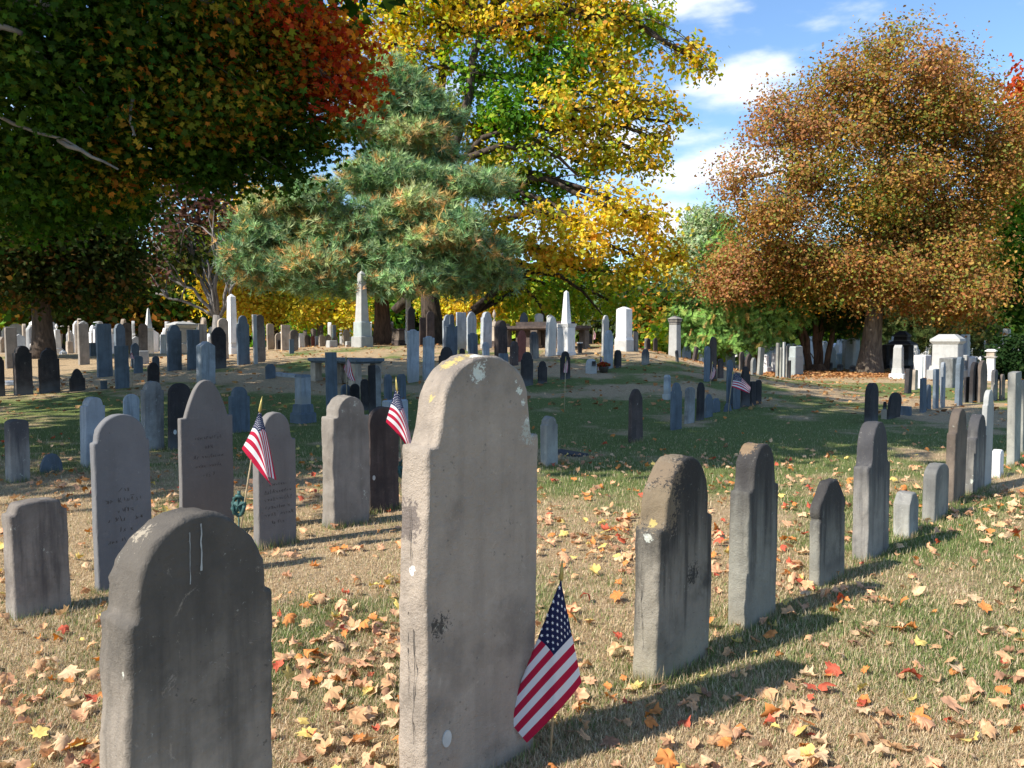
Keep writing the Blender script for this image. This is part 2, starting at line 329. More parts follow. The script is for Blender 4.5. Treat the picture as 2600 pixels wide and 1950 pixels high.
# ---------------------------------------------------------------- grass and leaves
rng = np.random.default_rng(7)
def sample_view(n, y0, y1, px0=-160, px1=2760, uni=1.0):
    u = rng.random(n); Y = 1/(1/y0+(1/y1-1/y0)*u) if uni == 1.0 else y0*(y1/y0)**u
    X = (px0+(px1-px0)*rng.random(n)-CX)/F*Y
    return X, Y
def build_grass():
    n = 520000; X, Y = sample_view(n, 2.15, 19)
    g = greenness(X, Y); pick = rng.random(n)
    keep = rng.random(n) < .35+.65*np.clip(vnoise(X, Y, .35, 9, 2)*1.6-.2+g*.3, 0, 1); X, Y, g, pick = X[keep], Y[keep], g[keep], pick[keep]; n = len(X)
    sc_ = .66*(Y/3.0)**.22*(1-.3*sstep(8, 14, Y))
    Ln = (.018+.030*rng.random(n)+.016*g)*sc_; tall = rng.random(n) < .012; Ln[tall] *= 1.9
    wd = (.0011+.0011*rng.random(n))*sc_*1.35
    th = rng.random(n)*2*np.pi; lean = np.where(rng.random(n) < .5, .9+.5*rng.random(n), .3+.6*rng.random(n)); lean = lean*(1-.25*g)
    dx = np.cos(th); dy = np.sin(th); z0 = ground_z(X, Y)+(vnoise(X, Y, 1.3, 3, 3)-.5)*.035 - .002
    tip = np.stack([X+dx*np.sin(lean)*Ln, Y+dy*np.sin(lean)*Ln, z0+np.cos(lean)*Ln+.004], -1)
    mid = np.stack([X+dx*np.sin(lean*.6)*Ln*.5, Y+dy*np.sin(lean*.6)*Ln*.5, z0+np.cos(lean*.6)*Ln*.55], -1)
    px_, py_ = -dy, dx
    b0 = np.stack([X-px_*wd, Y-py_*wd, z0], -1); b1 = np.stack([X+px_*wd, Y+py_*wd, z0], -1)
    m0 = mid.copy(); m0[:, 0] -= px_*wd*.8; m0[:, 1] -= py_*wd*.8; m1 = mid.copy(); m1[:, 0] += px_*wd*.8; m1[:, 1] += py_*wd*.8
    V = np.stack([b0, b1, m1, m0, tip], 1).reshape(-1, 3); i = np.arange(n)[:, None]*5
    Fq = np.concatenate([i+np.array([[0, 1, 2]]), i+np.array([[0, 2, 3]]), i+np.array([[3, 2, 4]])], 0)
    dryc = np.array([[.60, .47, .30], [.50, .37, .22], [.68, .56, .38], [.42, .30, .18], [.52, .44, .26]]); grc = np.array([[.15, .21, .06], [.2, .26, .09], [.27, .31, .13], [.12, .17, .05]])
    isg = pick < (.10+.58*g)
    C = np.where(isg[:, None], grc[rng.integers(0, 4, n)], dryc[rng.integers(0, 5, n)])*(.8+.4*rng.random((n, 1)))
    C = np.repeat(C, 5, 0)
    o = link('grass', np_mesh('grass', V, Fq, [GRASSM], C)); tag(o, 'short mown autumn grass, half dry and tan, covering the lawn', 'grass', kind='stuff')
build_grass()
# maple leaf outline: (angle deg, radius)
ML = [(-90, .32), (-62, .56), (-30, .46), (-8, .80), (10, .64), (26, .96), (40, .74), (57, .66), (72, .80), (90, 1.08), (106, .82), (122, .66), (140, .76), (154, .96), (170, .66), (188, .80), (210, .46), (242, .56)]
def leaf_template(k):
    """curled dry maple leaf, unit radius about 1; a few variants"""
    r_ = np.random.default_rng(k); pts = [(0, 0)]
    for a, rr in ML: rr *= .72+.45*r_.random(); pts.append((rr*math.cos(R(a)), rr*math.sin(R(a))))
    inner = [(p[0]*.5, p[1]*.5) for p in pts[1:]]
    P = np.array(pts[:1]+inner+pts[1:]); n = len(ML)
    cx_, cy_, tw = r_.normal(0, .75), r_.normal(0, .75), r_.normal(0, .8)
    z = cx_*P[:, 0]**2 + cy_*P[:, 1]**2 + tw*P[:, 0]*P[:, 1] + r_.normal(0, .12, len(P))
    z += .25*r_.random()*np.abs(P[:, 0]) 
    f = []
    for j in range(n):
        a, b_ = 1+j, 1+(j+1) % n; c, d = 1+n+j, 1+n+(j+1) % n
        f += [(0, a, b_), (a, c, d), (a, d, b_)]
    ka = r_.random()*np.pi; u = np.array([math.cos(ka), math.sin(ka)]); k = r_.uniform(.5, 2.3); q = P@u; p_ = P@np.array([-u[1], u[0]])
    if r_.random() < .8:        # dry leaf rolled about one axis
        q2 = np.sin(k*q)/k; z = z*.35 + (1-np.cos(k*q))/k*1.25; P = np.outer(q2, u)+np.outer(p_, np.array([-u[1], u[0]]))
    V = np.column_stack([P*(1-.30*np.clip(np.abs(z), 0, 1.2))[:, None]*np.array([1, 1]), z*.75]); V[:, 2] -= V[:, 2].min()
    return V, np.array(f)
LT = [leaf_template(k) for k in range(16)]
LCOL = [((.64, .38, .20), 'tan'), ((.68, .47, .28), 'pale tan'), ((.62, .25, .08), 'orange'), ((.52, .12, .07), 'red'), ((.72, .55, .18), 'yellow'), ((.36, .20, .12), 'brown'), ((.72, .40, .23), 'orange tan')]
LPR = np.array([.24, .18, .14, .06, .05, .10, .23])
def build_leaves():
    n = 32000; X, Y = sample_view(n, 2.3, 21)
    d = vnoise(X, Y, 1.0, 21, 3)*.7+vnoise(X, Y, .3, 23, 2)*.3
    px = CX+X/Y*F; py = 864+F*H/Y
    band = .24*np.exp(-((py-1210)/170)**2) - .05*(py > 1500) + .04*((px < 1100) & (py > 1400)) - .08*(py > 1600)*(px > 1500) - .10*(py < 1130)-.05*((px > 600) & (px < 1050) & (py > 1300) & (py < 1500))
    keep = rng.random(n) < np.clip((d-.50+band)*1.35, .05, 1)*np.where(Y > 10, .5, 1)
    X, Y = X[keep], Y[keep]; o_ = np.argsort(Y); X, Y = X[o_], Y[o_]; n = len(X)
    ci = rng.choice(len(LCOL), n, p=LPR); size = (.030+.030*rng.random(n)); size = np.where(rng.random(n) < .25, size*.6, size)
    kt = rng.integers(0, len(LT), n); yaw = rng.random(n)*2*np.pi; tilt = rng.normal(0, .38, (n, 2)); flip = rng.random(n) < .45
    mats = []
    for c, nm in LCOL:
        mats.append(nm)
    meshes = {}
    V_all, F_all, C_all = [], [], []; base = 0; cnt = 0
    for i in range(n):
        c = np.array(LCOL[ci[i]][0]); T, Fc = LT[kt[i]]
        z = gz(X[i], Y[i])+.012+.012*rng.random()+ (float(vnoise(X[i], Y[i], 1.3, 3, 3))-.5)*.035
        rm = Matrix.Rotation(yaw[i], 3, 'Z') @ Matrix.Rotation(tilt[i][0], 3, 'X') @ Matrix.Rotation(tilt[i][1] + (math.pi if flip[i] else 0), 3, 'Y')
        vis = abs(CX+X[i]/Y[i]*F-1300) < 1310 and 864+F*(H-gz(X[i], Y[i]))/Y[i] < 1955
        if vis and cnt < 300:
            key = (int(kt[i]), int(ci[i]))
            if key not in meshes:
                r2 = np.random.default_rng(key[0]*10+key[1]); cc = c*(.75+.5*r2.random((len(T), 1))); cc[0] *= .8; cc[1:1+len(ML)] *= .93
                meshes[key] = np_mesh('maple_leaf', T, Fc, [LITTER], cc)
            o = link('fallen_maple_leaf', meshes[key]); s = float(size[i]); o.scale = (s, s, s)
            o.rotation_euler = rm.to_euler(); o.location = (X[i], Y[i], z + (s*.5 if flip[i] else 0))
            nm = LCOL[ci[i]][1]
            tag(o, 'curled %s maple leaf lying on the grass nearest the viewer' % nm, 'leaf', '%s maple leaves fallen on the near grass' % nm); cnt += 1
        else:
            M = np.array(rm); v = (T*size[i])@M.T; v[:, 2] -= v[:, 2].min(); v += (X[i], Y[i], z-.008)
            V_all.append(v); F_all.append(Fc+base); base += len(T); C_all.append(c*(.7+.6*rng.random((len(T), 1))))
    # thick litter of small brown leaves round the foot of the big maple and beyond
    mp = hit(2207, 948)
    m2 = 9000; x2 = mp.x+1+rng.normal(0, 5.2, m2); y2 = mp.y-.8+rng.normal(0, 2.3, m2)
    m3 = 2600; x3 = rng.uniform(-12, 12, m3); y3 = rng.uniform(15, 33, m3); x2 = np.concatenate([x2, x3]); y2 = np.concatenate([y2, y3])
    Q = np.array([(-1, -.6, 0), (1, -.5, .3), (.7, .8, 0), (-.8, .7, .35)])
    for i in range(len(x2)):
        a = rng.random()*6.28; s = .03+.03*rng.random(); rm = np.array(Matrix.Rotation(a, 3, 'Z')@Matrix.Rotation(rng.normal(0, .5), 3, 'X'))
        v = (Q*s)@rm.T; v[:, 2] -= v[:, 2].min()-.005; v += (x2[i], y2[i], gz(x2[i], y2[i])+.01)
        V_all.append(v); F_all.append(np.array([(0, 1, 2), (0, 2, 3)])+base); base += 4
        c = np.array([(.36, .17, .07), (.45, .22, .09), (.25, .12, .06), (.5, .3, .13)][rng.integers(0, 4)]); C_all.append(np.tile(c*(.7+.6*rng.random()), (4, 1)))
    o = link('leaf_litter', np_mesh('leaf_litter', np.concatenate(V_all), np.concatenate(F_all), [LITTER], np.concatenate(C_all)))
    tag(o, 'scatter of small fallen autumn leaves over the lawn among the farther stones', 'leaf litter', kind='stuff')
build_leaves()
# ---------------------------------------------------------------- headstones
ROWYAW = 40.4        # every row of stones runs this far to the right of the view axis
def arc(r, z0, n, x1=None):     # right half of an arc of radius r whose top is z=0; from its foot up to the top
    return [(r*math.cos(t), -r*(1-math.sin(t))*z0) for t in np.linspace(0, math.pi/2, n)]
def profile(kind, seg):
    """right half outline (x from 1 to 0, depth below top in half widths)"""
    s = seg
    if kind == 'round': return [(math.cos(t), -(1-math.sin(t))*.92) for t in np.linspace(0, math.pi/2, s)]
    if kind == 'arch': return [(1, -.50), (.985, -.46)]+[(.97*math.cos(t), -(1-math.sin(t))*.42) for t in np.linspace(.06, math.pi/2, s)]
    if kind == 'flat': return [(1, -.05), (.97, -.012), (.5, 0), (0, 0)]
    if kind == 'tymp': return [(1, -.98), (.97, -.91), (.80, -.89), (.78, -.86)]+[(.775*math.cos(t), -(1-math.sin(t))*.84) for t in np.linspace(.04, math.pi/2, s)]
    if kind == 'tympa': return [(1, -1.24), (.985, -1.17), (.92, -1.15), (.895, -1.08)]+[(.89*math.cos(t), -(1-math.sin(t))*1.02) for t in np.linspace(.04, math.pi/2, s)]
    if kind == 'tympc': return [(1, -1.22), (.97, -1.15), (.82, -1.14), (.80, -1.06)]+[(.795*math.cos(t), -(1-math.sin(t))*.98) for t in np.linspace(.04, math.pi/2, s)]
    if kind == 'tympw': return [(1, -1.02), (.98, -.96), (.90, -.94), (.885, -.90)]+[(.88*math.cos(t), -(1-math.sin(t))*.88) for t in np.linspace(.04, math.pi/2, s)]
    if kind == 'neck': return [(1, -1.34), (.98, -1.27), (.84, -1.25), (.76, -1.16), (.72, -.92)]+[(.70*math.cos(t), -(1-math.sin(t))*.82) for t in np.linspace(.05, math.pi/2, s)]
    if kind == 'ogee': return [(1, -1.09), (.98, -1.02), (.86, -1.02), (.84, -.97), (.80, -.82), (.775, -.68)]+[(.76*math.cos(t), -(1-math.sin(t))*.62) for t in np.linspace(.06, math.pi/2, s)]
    if kind == 'gothic': return [(1, -1.0), (.985, -.95)]+[(.98*(1-t)**.62, -.93*(1-t)**1.25) for t in np.linspace(.03, 1, s)]
    if kind == 'tgoth': return [(1, -1.35), (.985, -1.30), (.80, -1.29), (.785, -1.25)]+[(.78*(1-t)**.55, -1.22*(1-t)**1.2) for t in np.linspace(.03, 1, s)]
    if kind == 'gable': return [(1, -.62), (.95, -.55), (.06, -.015), (0, 0)]
    if kind == 'peak': return [(1, -.3), (.96, -.26), (.06, -.01), (0, 0)]
    if kind == 'clip': return [(1, -.62), (.98, -.56), (.46, -.05), (.38, 0), (0, 0)]
    if kind == 'notch': return [(1, -1.06), (.97, -1.0), (.9, -.98), (.93, -.9), (.99, -.86), (1, -.66), (.94, -.56), (.40, -.05), (.32, 0), (0, 0)]
    if kind == 'bump': return [(1, -.46), (.985, -.42), (.86, -.40), (.82, -.34), (.79, -.2), (.74, -.1), (.64, -.045), (.3, -.01), (0, 0)]
    if kind == 'nub': return [(1, -1.25), (.98, -1.2), (.84, -1.18), (.80, -1.12), (.78, -1.0)]+[(.77*math.cos(t), -.17-(1-math.sin(t))*.78) for t in np.linspace(.1, 1.25, s)]+[(.21, -.11), (.19, -.03), (.15, 0), (0, 0)]
    if kind == 'ears': return [(1, -.42), (.99, -.3), (.92, -.22), (.82, -.26), (.78, -.4), (.66, -.4), (.60, -.26)]+[(.58*math.cos(t), -(1-math.sin(t))*.28) for t in np.linspace(.2, math.pi/2, s)]
    if kind == 'slope': return [(1, -1.5), (.9, -.9), (.7, -.4), (.45, -.1), (.2, 0), (0, 0)]
    raise KeyError(kind)
def slab_mesh(name, w, h, t, kind, mat, fine=False, taper=1.0, asym=0.0, rough=.004, seed=0, under=.12):
    """a cut slab: outline in XZ, thickness along Y, rounded and chipped arrises. taper = foot width / head width"""
    a = w/2; pr = profile(kind, 22 if fine else 9); pts = [(x*a, h+z*a) for x, z in pr]
    zs = pts[0][1]; ds = .02 if fine else .09
    nside = max(2, int((zs+under)/ds)); side = [(a, -under+(zs+under)*i/nside) for i in range(nside)]
    right = side+pts; left = [(-x, z) for x, z in right[::-1][1:]]
    if asym: left = [(x, z-(asym*a if z > zs-.01 else 0)*min(1, abs(x)/a*1.2)) for x, z in left]
    out = right+left; k0 = len(out)
    if fine:                         # even resampling of the outline so the arris can be chipped
        q = []
        for i in range(k0):
            p0, p1 = Vector(out[i]), Vector(out[(i+1) % k0]); n = max(1, int((p1-p0).length/.022)) if i < k0-1 else 1
            for j in range(n): q.append(tuple(p0.lerp(p1, j/n)))
        out = q
    out = [(x*(1+(taper-1)*(1-max(0, min(1, z/h)))), z) for x, z in out]
    k = len(out)
    def nrm(i):
        p, n_ = Vector(out[(i-1) % k]), Vector(out[(i+1) % k]); d = (n_-p); d = d.normalized() if d.length > 1e-6 else Vector((0, 1)); return Vector((-d.y, d.x))
    NR = [nrm(i) for i in range(k)]
    if fine: NR = [(NR[(i-1) % k]+NR[i]*1.5+NR[(i+1) % k]).normalized() for i in range(k)]
    c = min(.010 if fine else .010, t*.16); ts = [(-t/2, c), (-t/2+c*.35, c*.3), (-t/2+c, 0)]
    m_ = 5 if fine else 1
    for j in range(1, m_): ts.append((-t/2+c+(t-2*c)*j/m_, 0))
    ts += [(t/2-c, 0), (t/2-c*.35, c*.3), (t/2, c)]
    vs = []; sd = seed*7.3
    for y, ins in ts:
        for i, (x, z) in enumerate(out):
            n_ = mnoise.noise((x*14+sd, z*14, y*16)); n2 = mnoise.noise((x*45+sd, z*45, y*50)); n3 = mnoise.noise((x*4+sd, z*4, y*6+3))
            e = (rough*(n_*1.1+n2*.8+n3*1.4) if z > -.05 else 0) - ins*(1+.9*n_+.7*n2 if fine else 1)
            e = max(min(e, rough*3), -c*3-rough*2)
            vs.append((x - NR[i].x*-e*1.0, y+rough*.35*n_, z - NR[i].y*-e*1.0) if False else (x-NR[i].x*e, y+rough*.3*n_*(1 if abs(y) < t/2-.001 else 0), z-NR[i].y*e))
    fs = []; L = len(ts); sm = []
    for r_ in range(L-1):
        for i in range(k): fs.append((r_*k+i, r_*k+(i+1) % k, (r_+1)*k+(i+1) % k, (r_+1)*k+i)); sm.append(True)
    fs.append(tuple(range(k))[::-1]); sm.append(False); fs.append(tuple((L-1)*k+i for i in range(k))); sm.append(False)
    me = bpy.data.meshes.new(name); me.from_pydata(vs, [], fs); me.polygons.foreach_set('use_smooth', sm); me.materials.append(mat); me.update()
    import bmesh
    bm = bmesh.new(); bm.from_mesh(me); bmesh.ops.recalc_face_normals(bm, faces=bm.faces); bm.to_mesh(me); bm.free(); return me
HS = []
def solve_slab(x0, xm, x1, yt, yb, yaw, D):
    """real position, width, thickness and height of a slab from its three visible vertical edges"""
    ya = R(yaw); r_ = Vector((math.sin(ya), math.cos(ya))); nb = Vector((-math.cos(ya), math.sin(ya)))
    if D is None and hit(xm, yb).y > 36: D = 30
    C = hit(xm, yb, D); ym = min((yt+yb)/2, 1850)
    def kk(px): q = ray(px, ym); return q.x/q.y
    C.x = kk(xm)*C.y
    def ext(px, d):
        k = kk(px); den = d.x-k*d.y
        return (k*C.y-C.x)/den if abs(den) > 1e-4 else .5
    t = ext(x0, nb); w_ = ext(x1, r_)
    t = min(max(t, .045), .9); w_ = min(max(w_, .12), 1.6)
    cen = Vector((C.x, C.y))+r_*w_/2+nb*t/2
    # top seen above the middle of the slab
    pxm = CX+cen.x/cen.y*F
    h = ztop(pxm, yt, cen.y)-gz(cen.x, cen.y)
    return cen, w_, t, h, ya
def hs(rg, x0, xm, x1, yt, yb, kind, mat, label, D=None, yaw=ROWYAW, lean=(0, 0), group=None, fine=False, taper=1.0, rough=None, t=None, cat='headstone', name='headstone', asym=0, tmax=None):
    (x0, yt_), (xm, _), (x1, yb_) = cv(rg, x0, yt), cv(rg, xm, yt), cv(rg, x1, yb)
    cen, w_, t_, h, ya = solve_slab(x0, xm, x1, yt_, yb_, yaw, D)
    if t: t_ = t
    t_ = min(t_, tmax or w_*.55+.05)
    seed = len(HS)+1
    me = slab_mesh(name, w_, h, t_, kind, SM[mat] if isinstance(mat, str) else mat, fine, taper, asym, rough if rough is not None else (.004 if fine else .003), seed, under=.15 if lean == (0, 0) else .25)
    o = link(name, me); o.location = (cen.x, cen.y, gz(cen.x, cen.y)); jit = (math.sin(seed*12.9)*.7, math.sin(seed*7.1)*.7)
    o.rotation_euler = (R(lean[1]+jit[1]), R(lean[0]+jit[0]), math.pi/2-ya)
    tag(o, label, cat, group); HS.append((label, round(cen.x, 2), round(cen.y, 2), round(w_, 2), round(t_, 2), round(h, 2)))
    o['_w'] = w_; o['_t'] = t_; o['_h'] = h
    return o
# --- near row, seen from the end, receding to the right
YEL = (.44, .34, .12); PAL = (.62, .66, .58); WHT = (.8, .8, .76)
mB = stone_mat('pale_brownstone_slab', (.335, .28, .225), .16, (.09, .08, .07), .45, .05, .2, .06, lscale=16, bump=.9,
               spots=[(-.17, 0, 1.22, .02, YEL), (-.10, .01, 1.31, .032, YEL), (-.07, .0, 1.325, .028, YEL), (-.03, .0, 1.34, .018, YEL), (-.05, -.05, 1.30, .028, PAL), (-.02, -.03, 1.335, .026, PAL), (.15, -.05, 1.24, .016, PAL), (.17, -.05, 1.20, .012, PAL), (.19, -.05, 1.14, .014, PAL), (.13, -.05, 1.27, .010, PAL), (-.262, 0, .72, .012, WHT), (.2, -.1, 1.1, .05, (.4, .42, .36)), (-.2, -.1, .55, .05, (.03, .03, .028)), (-.16, -.1, .52, .03, (.03, .03, .028)), (-.245, .03, .86, .06, (.12, .1, .09))])
mA = stone_mat('dark_brown_slab', (.28, .24, .195), .25, (.045, .042, .038), .6, .8, .35, .04, lscale=16, bump=.6, low=(.30, .245, .2),
               spots=[(-.12, .03, 1.0, .04, (.3, .26, .2)), (-.27, .02, .5, .04, (.32, .28, .2)), (-.12, -.12, .34, .05, (.02, .02, .018)), (-.08, -.12, .2, .05, (.02, .02, .018)), (-.02, -.12, .45, .03, (.03, .03, .025))])
mC = stone_mat('black_crusted_slab', (.25, .225, .18), .2, (.035, .033, .031), .85, .95, .8, .06, lscale=14, bump=.8, low=(.3, .27, .2),
               spots=[(-.17, 0, .72, .10, (.2, .155, .10)), (-.1, .03, .86, .09, (.2, .15, .1)), (-.02, .03, .93, .06, (.2, .16, .11)), (-.20, -.0, .655, .02, YEL), (-.215, 0, .60, .022, (.5, .52, .46)), (.05, -.09, .4, .05, (.02, .02, .02))])
mD = stone_mat('blackened_slab', (.28, .27, .225), .18, (.045, .042, .042), .5, .95, .5, .05, lscale=15, bump=.8, low=(.34, .31, .24),
               spots=[(-.06, .02, .88, .05, (.27, .185, .11)), (.02, 0, .9, .04, (.26, .18, .11))])
oA = hs('s', 247, 318, 694, 1293, 2560, 'tympa', mA, 'wide dark round-headed slab nearest at left, two white drips on its face', fine=True, rough=.007, group=None)
oB = hs('6', 160, 265, 690, 80, 1850, 'ogee', mB, 'tallest pale brown slab in the centre with yellow lichen on its head, flag beside it', fine=True, rough=.006)
oC = hs('6', 1065, 1160, 1365, 468, 1350, 'tympc', mC, 'round-headed slab with rust coloured lichen cap, first one right of the near flag', fine=True, rough=.009, lean=(0, 0))
oD = hs('7', 355, 475, 650, 297, 1440, 'neck', mD, 'tall blackened slab with brown capped round head, pale foot, second right of the near flag', fine=True, rough=.007)
hs('7', 840, 905, 1060, 520, 1195, 'notch', mD, 'short pointed slab with notched shoulders between two taller dark slabs', fine=True, rough=.006)
hs('7', 1105, 1205, 1330, 165, 1025, 'neck', SM['gray'], 'tall mottled grey round-headed slab behind the short notched one', fine=True, rough=.008)
hs('7', 1345, 1445, 1500, 590, 878, 'clip', SM['grayl'], 'smallest light stone of the near row with clipped corners', fine=True, rough=.006)
hs('7', 1520, 1600, 1680, 415, 790, 'arch', SM['grayl'], 'low light grey round stone just behind the clipped-corner stone', fine=True)
hs('7', 1658, 1715, 1785, 87, 680, 'tymp', SM['brown'], 'tall brown stone with rounded shoulders, near row, left of a similar grey one', fine=True)
hs('7', 1775, 1840, 1903, 122, 612, 'tymp', SM['gray'], 'grey round-shouldered stone touching the tall white narrow one', fine=True)
hs('7', 1880, 1905, 1945, -26, 575, 'tymp', SM['granite'], 'tallest narrow off-white stone of the near row, round bright head')
hs('7', 1935, 1990, 2012, 335, 508, 'arch', SM['white'], 'small white marble stone low behind the tall narrow white one')
hs('4', 2110, 2162, 2198, 452, 1045, 'flat', SM['grayl'], 'tall flat-topped light slab near the right edge of the near row')
hs('4', 2190, 2212, 2260, 500, 980, 'flat', SM['grayl'], 'pale slab cut off by the right edge of the photo')
# --- left front stones
mI = stone_mat('engraved_grey_slate', (.17, .17, .175), .08, (.08, .08, .08), .2, 0, .2, .04, (.25, .3, .26), bump=.3)
mI2 = stone_mat('engraved_brown_slate', (.18, .17, .162), .08, (.09, .08, .075), .2, 0, .2, .05, (.3, .32, .25), bump=.3)
o34 = hs('5', 22, 68, 360, 540, 1175, 'bump', stone_mat('light_streaked_sandstone', (.24, .21, .18), .3, (.05, .045, .045), .5, .3, .7, .1, bump=.6, low=(.3, .28, .24)), 'low broad light-edged stone with stepped top at the far left front', fine=True)
o30 = hs('5', 468, 492, 777, 102, 1025, 'tympw', mI, 'grey slate slab with faint lettering and moulded round head, left of the tall pointed-arch slab', fine=True, rough=.002)
o31 = hs('5', 908, 925, 1192, -72, 690, 'tgoth', mI2, 'tall brown-grey slab with high arched head directly left of the leaning flag', fine=True, rough=.002, D=5.75)
o37 = hs('5', 1286, 1318, 1512, 92, 798, 'neck', mI2, 'brown slate with pale moulded cap and faint lettering behind the leaning flag', fine=True, rough=.003)
o38 = hs('5', 1640, 1700, 1885, 5, 690, 'tymp', SM['taupe'], 'brown round-headed slab with pale weathered edge, left one of the touching pair', fine=True, rough=.009)
o39 = hs('5', 1875, 1888, 2038, 62, 612, 'round', SM['darkb'], 'dark reddish brown round slab, right one of the touching pair beside the upright flag', fine=True, rough=.006)
hs('5', 20, 52, 155, 130, 455, 'arch', SM['gray'], 'small dark grey stone with worn shoulders at the left edge, half in shade')
hs('5', 200, 206, 322, 305, 412, 'slope', SM['marbled'], 'tiny worn rounded stump right of the small shouldered stone at the left edge')
hs('5', 405, 437, 538, 15, 378, 'tymp', SM['marble'], 'pale blue marble stone with round head left behind the lettered grey slate')
hs('1', 1058, 1064, 1200, 1153, 1560, 'round', SM['marble'], 'pale round marble top showing between the lettered slate and the lichen-streaked stone')
hs('1', 1200, 1240, 1408, 1040, 1648, 'tymp', SM['mottled'], 'tall grey stone blotched with lichen and a reddish streak, left of the blackened one')
o28 = hs('1', 1435, 1455, 1640, 1058, 1640, 'round', SM['dark'], 'black stone with pale lichen on its right shoulder left of the tall arched slab')
hs('1', 1962, 1990, 2150, 1090, 1500, 'tymp', SM['marbled'], 'blue-grey stone with dark head in shade just right of the tall arched slab')
# --- left middle, in the tree shade
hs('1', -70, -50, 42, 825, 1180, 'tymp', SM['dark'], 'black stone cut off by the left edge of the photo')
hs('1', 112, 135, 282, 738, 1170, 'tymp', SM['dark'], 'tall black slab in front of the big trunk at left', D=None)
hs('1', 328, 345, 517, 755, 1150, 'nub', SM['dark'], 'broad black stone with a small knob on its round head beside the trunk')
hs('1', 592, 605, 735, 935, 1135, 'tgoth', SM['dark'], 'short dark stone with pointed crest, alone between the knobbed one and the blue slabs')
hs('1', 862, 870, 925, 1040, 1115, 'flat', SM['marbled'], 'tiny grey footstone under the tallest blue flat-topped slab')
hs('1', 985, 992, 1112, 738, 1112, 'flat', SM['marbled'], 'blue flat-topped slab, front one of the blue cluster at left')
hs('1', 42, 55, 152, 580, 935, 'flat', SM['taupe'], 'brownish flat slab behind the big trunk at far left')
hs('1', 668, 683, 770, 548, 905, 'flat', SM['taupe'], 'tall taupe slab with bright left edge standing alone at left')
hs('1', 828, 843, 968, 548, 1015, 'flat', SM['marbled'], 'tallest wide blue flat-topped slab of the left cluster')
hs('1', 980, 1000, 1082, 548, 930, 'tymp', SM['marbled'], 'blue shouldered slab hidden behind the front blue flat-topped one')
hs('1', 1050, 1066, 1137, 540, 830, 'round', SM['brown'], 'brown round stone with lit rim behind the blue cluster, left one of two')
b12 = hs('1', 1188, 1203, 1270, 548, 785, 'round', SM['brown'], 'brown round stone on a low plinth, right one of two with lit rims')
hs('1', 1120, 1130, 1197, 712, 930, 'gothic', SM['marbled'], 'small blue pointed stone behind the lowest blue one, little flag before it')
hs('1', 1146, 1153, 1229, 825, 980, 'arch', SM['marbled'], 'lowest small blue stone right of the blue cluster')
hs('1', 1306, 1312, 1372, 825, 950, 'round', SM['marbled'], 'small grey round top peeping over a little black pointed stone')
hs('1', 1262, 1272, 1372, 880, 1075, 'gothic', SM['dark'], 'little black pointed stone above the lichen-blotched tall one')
hs('1', 1432, 1447, 1563, 555, 960, 'tymp', SM['marbled'], 'tall blue stone with round head in front of the white tomb with hipped roof')
hs('1', 1604, 1614, 1719, 600, 952, 'flat', SM['marbled'], 'blue flat stone with a dark streak beside a thin tan slab')
hs('1', 1703, 1712, 1780, 552, 900, 'flat', SM['tan'], 'thin tan slab rising behind the streaked blue flat stone')
hs('1', 1685, 1730, 1852, 700, 1085, 'gable', SM['marble'], 'pale blue gabled stone with thick side, above the tall arched slab', yaw=36)
hs('1', 1812, 1824, 1946, 575, 942, 'gothic', SM['dark'], 'soot-black pointed stone left of the white obelisk')
hs('1', 1868, 1882, 1967, 500, 860, 'round', SM['tan'], 'tan round-headed stone right behind the soot-black pointed one')
hs('1', 2033, 2046, 2148, 478, 908, 'neck', SM['marbled'], 'tall blue shouldered stone just right of the white obelisk')
# --- left part of the knoll
hs('2', 310, 322, 352, 470, 800, 'flat', SM['granite'], 'thin light slab standing left of a brown round head', D=24)
hs('2', 338, 348, 416, 470, 770, 'round', SM['brown'], 'brown round head rising behind the blue flat stone right of the obelisk', D=24.5)
hs('2', 348, 358, 423, 567, 868, 'flat', SM['marbled'], 'blue flat-topped stone before the brown round head', )
hs('2', 427, 438, 497, 547, 772, 'arch', SM['tan'], 'tan arched stone at the start of the knoll crest')
hs('2', 500, 508, 570, 628, 752, 'round', SM['tan'], 'short tan round stone with a dark block before it')
hs('2', 516, 524, 582, 690, 752, 'flat', SM['dark'], 'small dark block in front of the short tan round stone')
hs('2', 550, 560, 634, 558, 735, 'flat', SM['tan'], 'square tan slab on the crest between two round stones', D=29)
hs('2', 622, 634, 703, 600, 730, 'round', SM['brown'], 'brown round stone with a small blue one at its foot', D=28)
hs('2', 622, 628, 667, 680, 730, 'flat', SM['marbled'], 'small blue block at the foot of the brown round stone', D=27)
for i, (a, b_, c, d, e, k, m_, lb) in enumerate([
    (705, 712, 757, 630, 728, 'flat', 'white', 'white square stone on the crest behind the knoll edge'), (750, 760, 808, 645, 728, 'round', 'brown', 'brown round stone next to the white square one on the crest'),
    (846, 850, 880, 655, 728, 'flat', 'white', 'small white slab among the tan round crest stones'), (875, 885, 932, 643, 728, 'round', 'tan', 'first tan round stone of four in line left of the granite obelisk'),
    (932, 940, 987, 640, 728, 'gothic', 'tan', 'second tan stone, slightly pointed, in the line left of the granite obelisk'), (995, 1001, 1045, 655, 728, 'round', 'tan', 'third and lowest tan round stone in the line left of the granite obelisk'),
    (1080, 1092, 1147, 597, 728, 'tymp', 'tan', 'tallest tan shouldered stone next to the granite obelisk'), (815, 818, 846, 655, 728, 'flat', 'red', 'thin reddish slab on the crest between brown and white stones')]):
    hs('2', a, b_, c, d, e, k, m_, lb, D=31+.3*(i % 3))
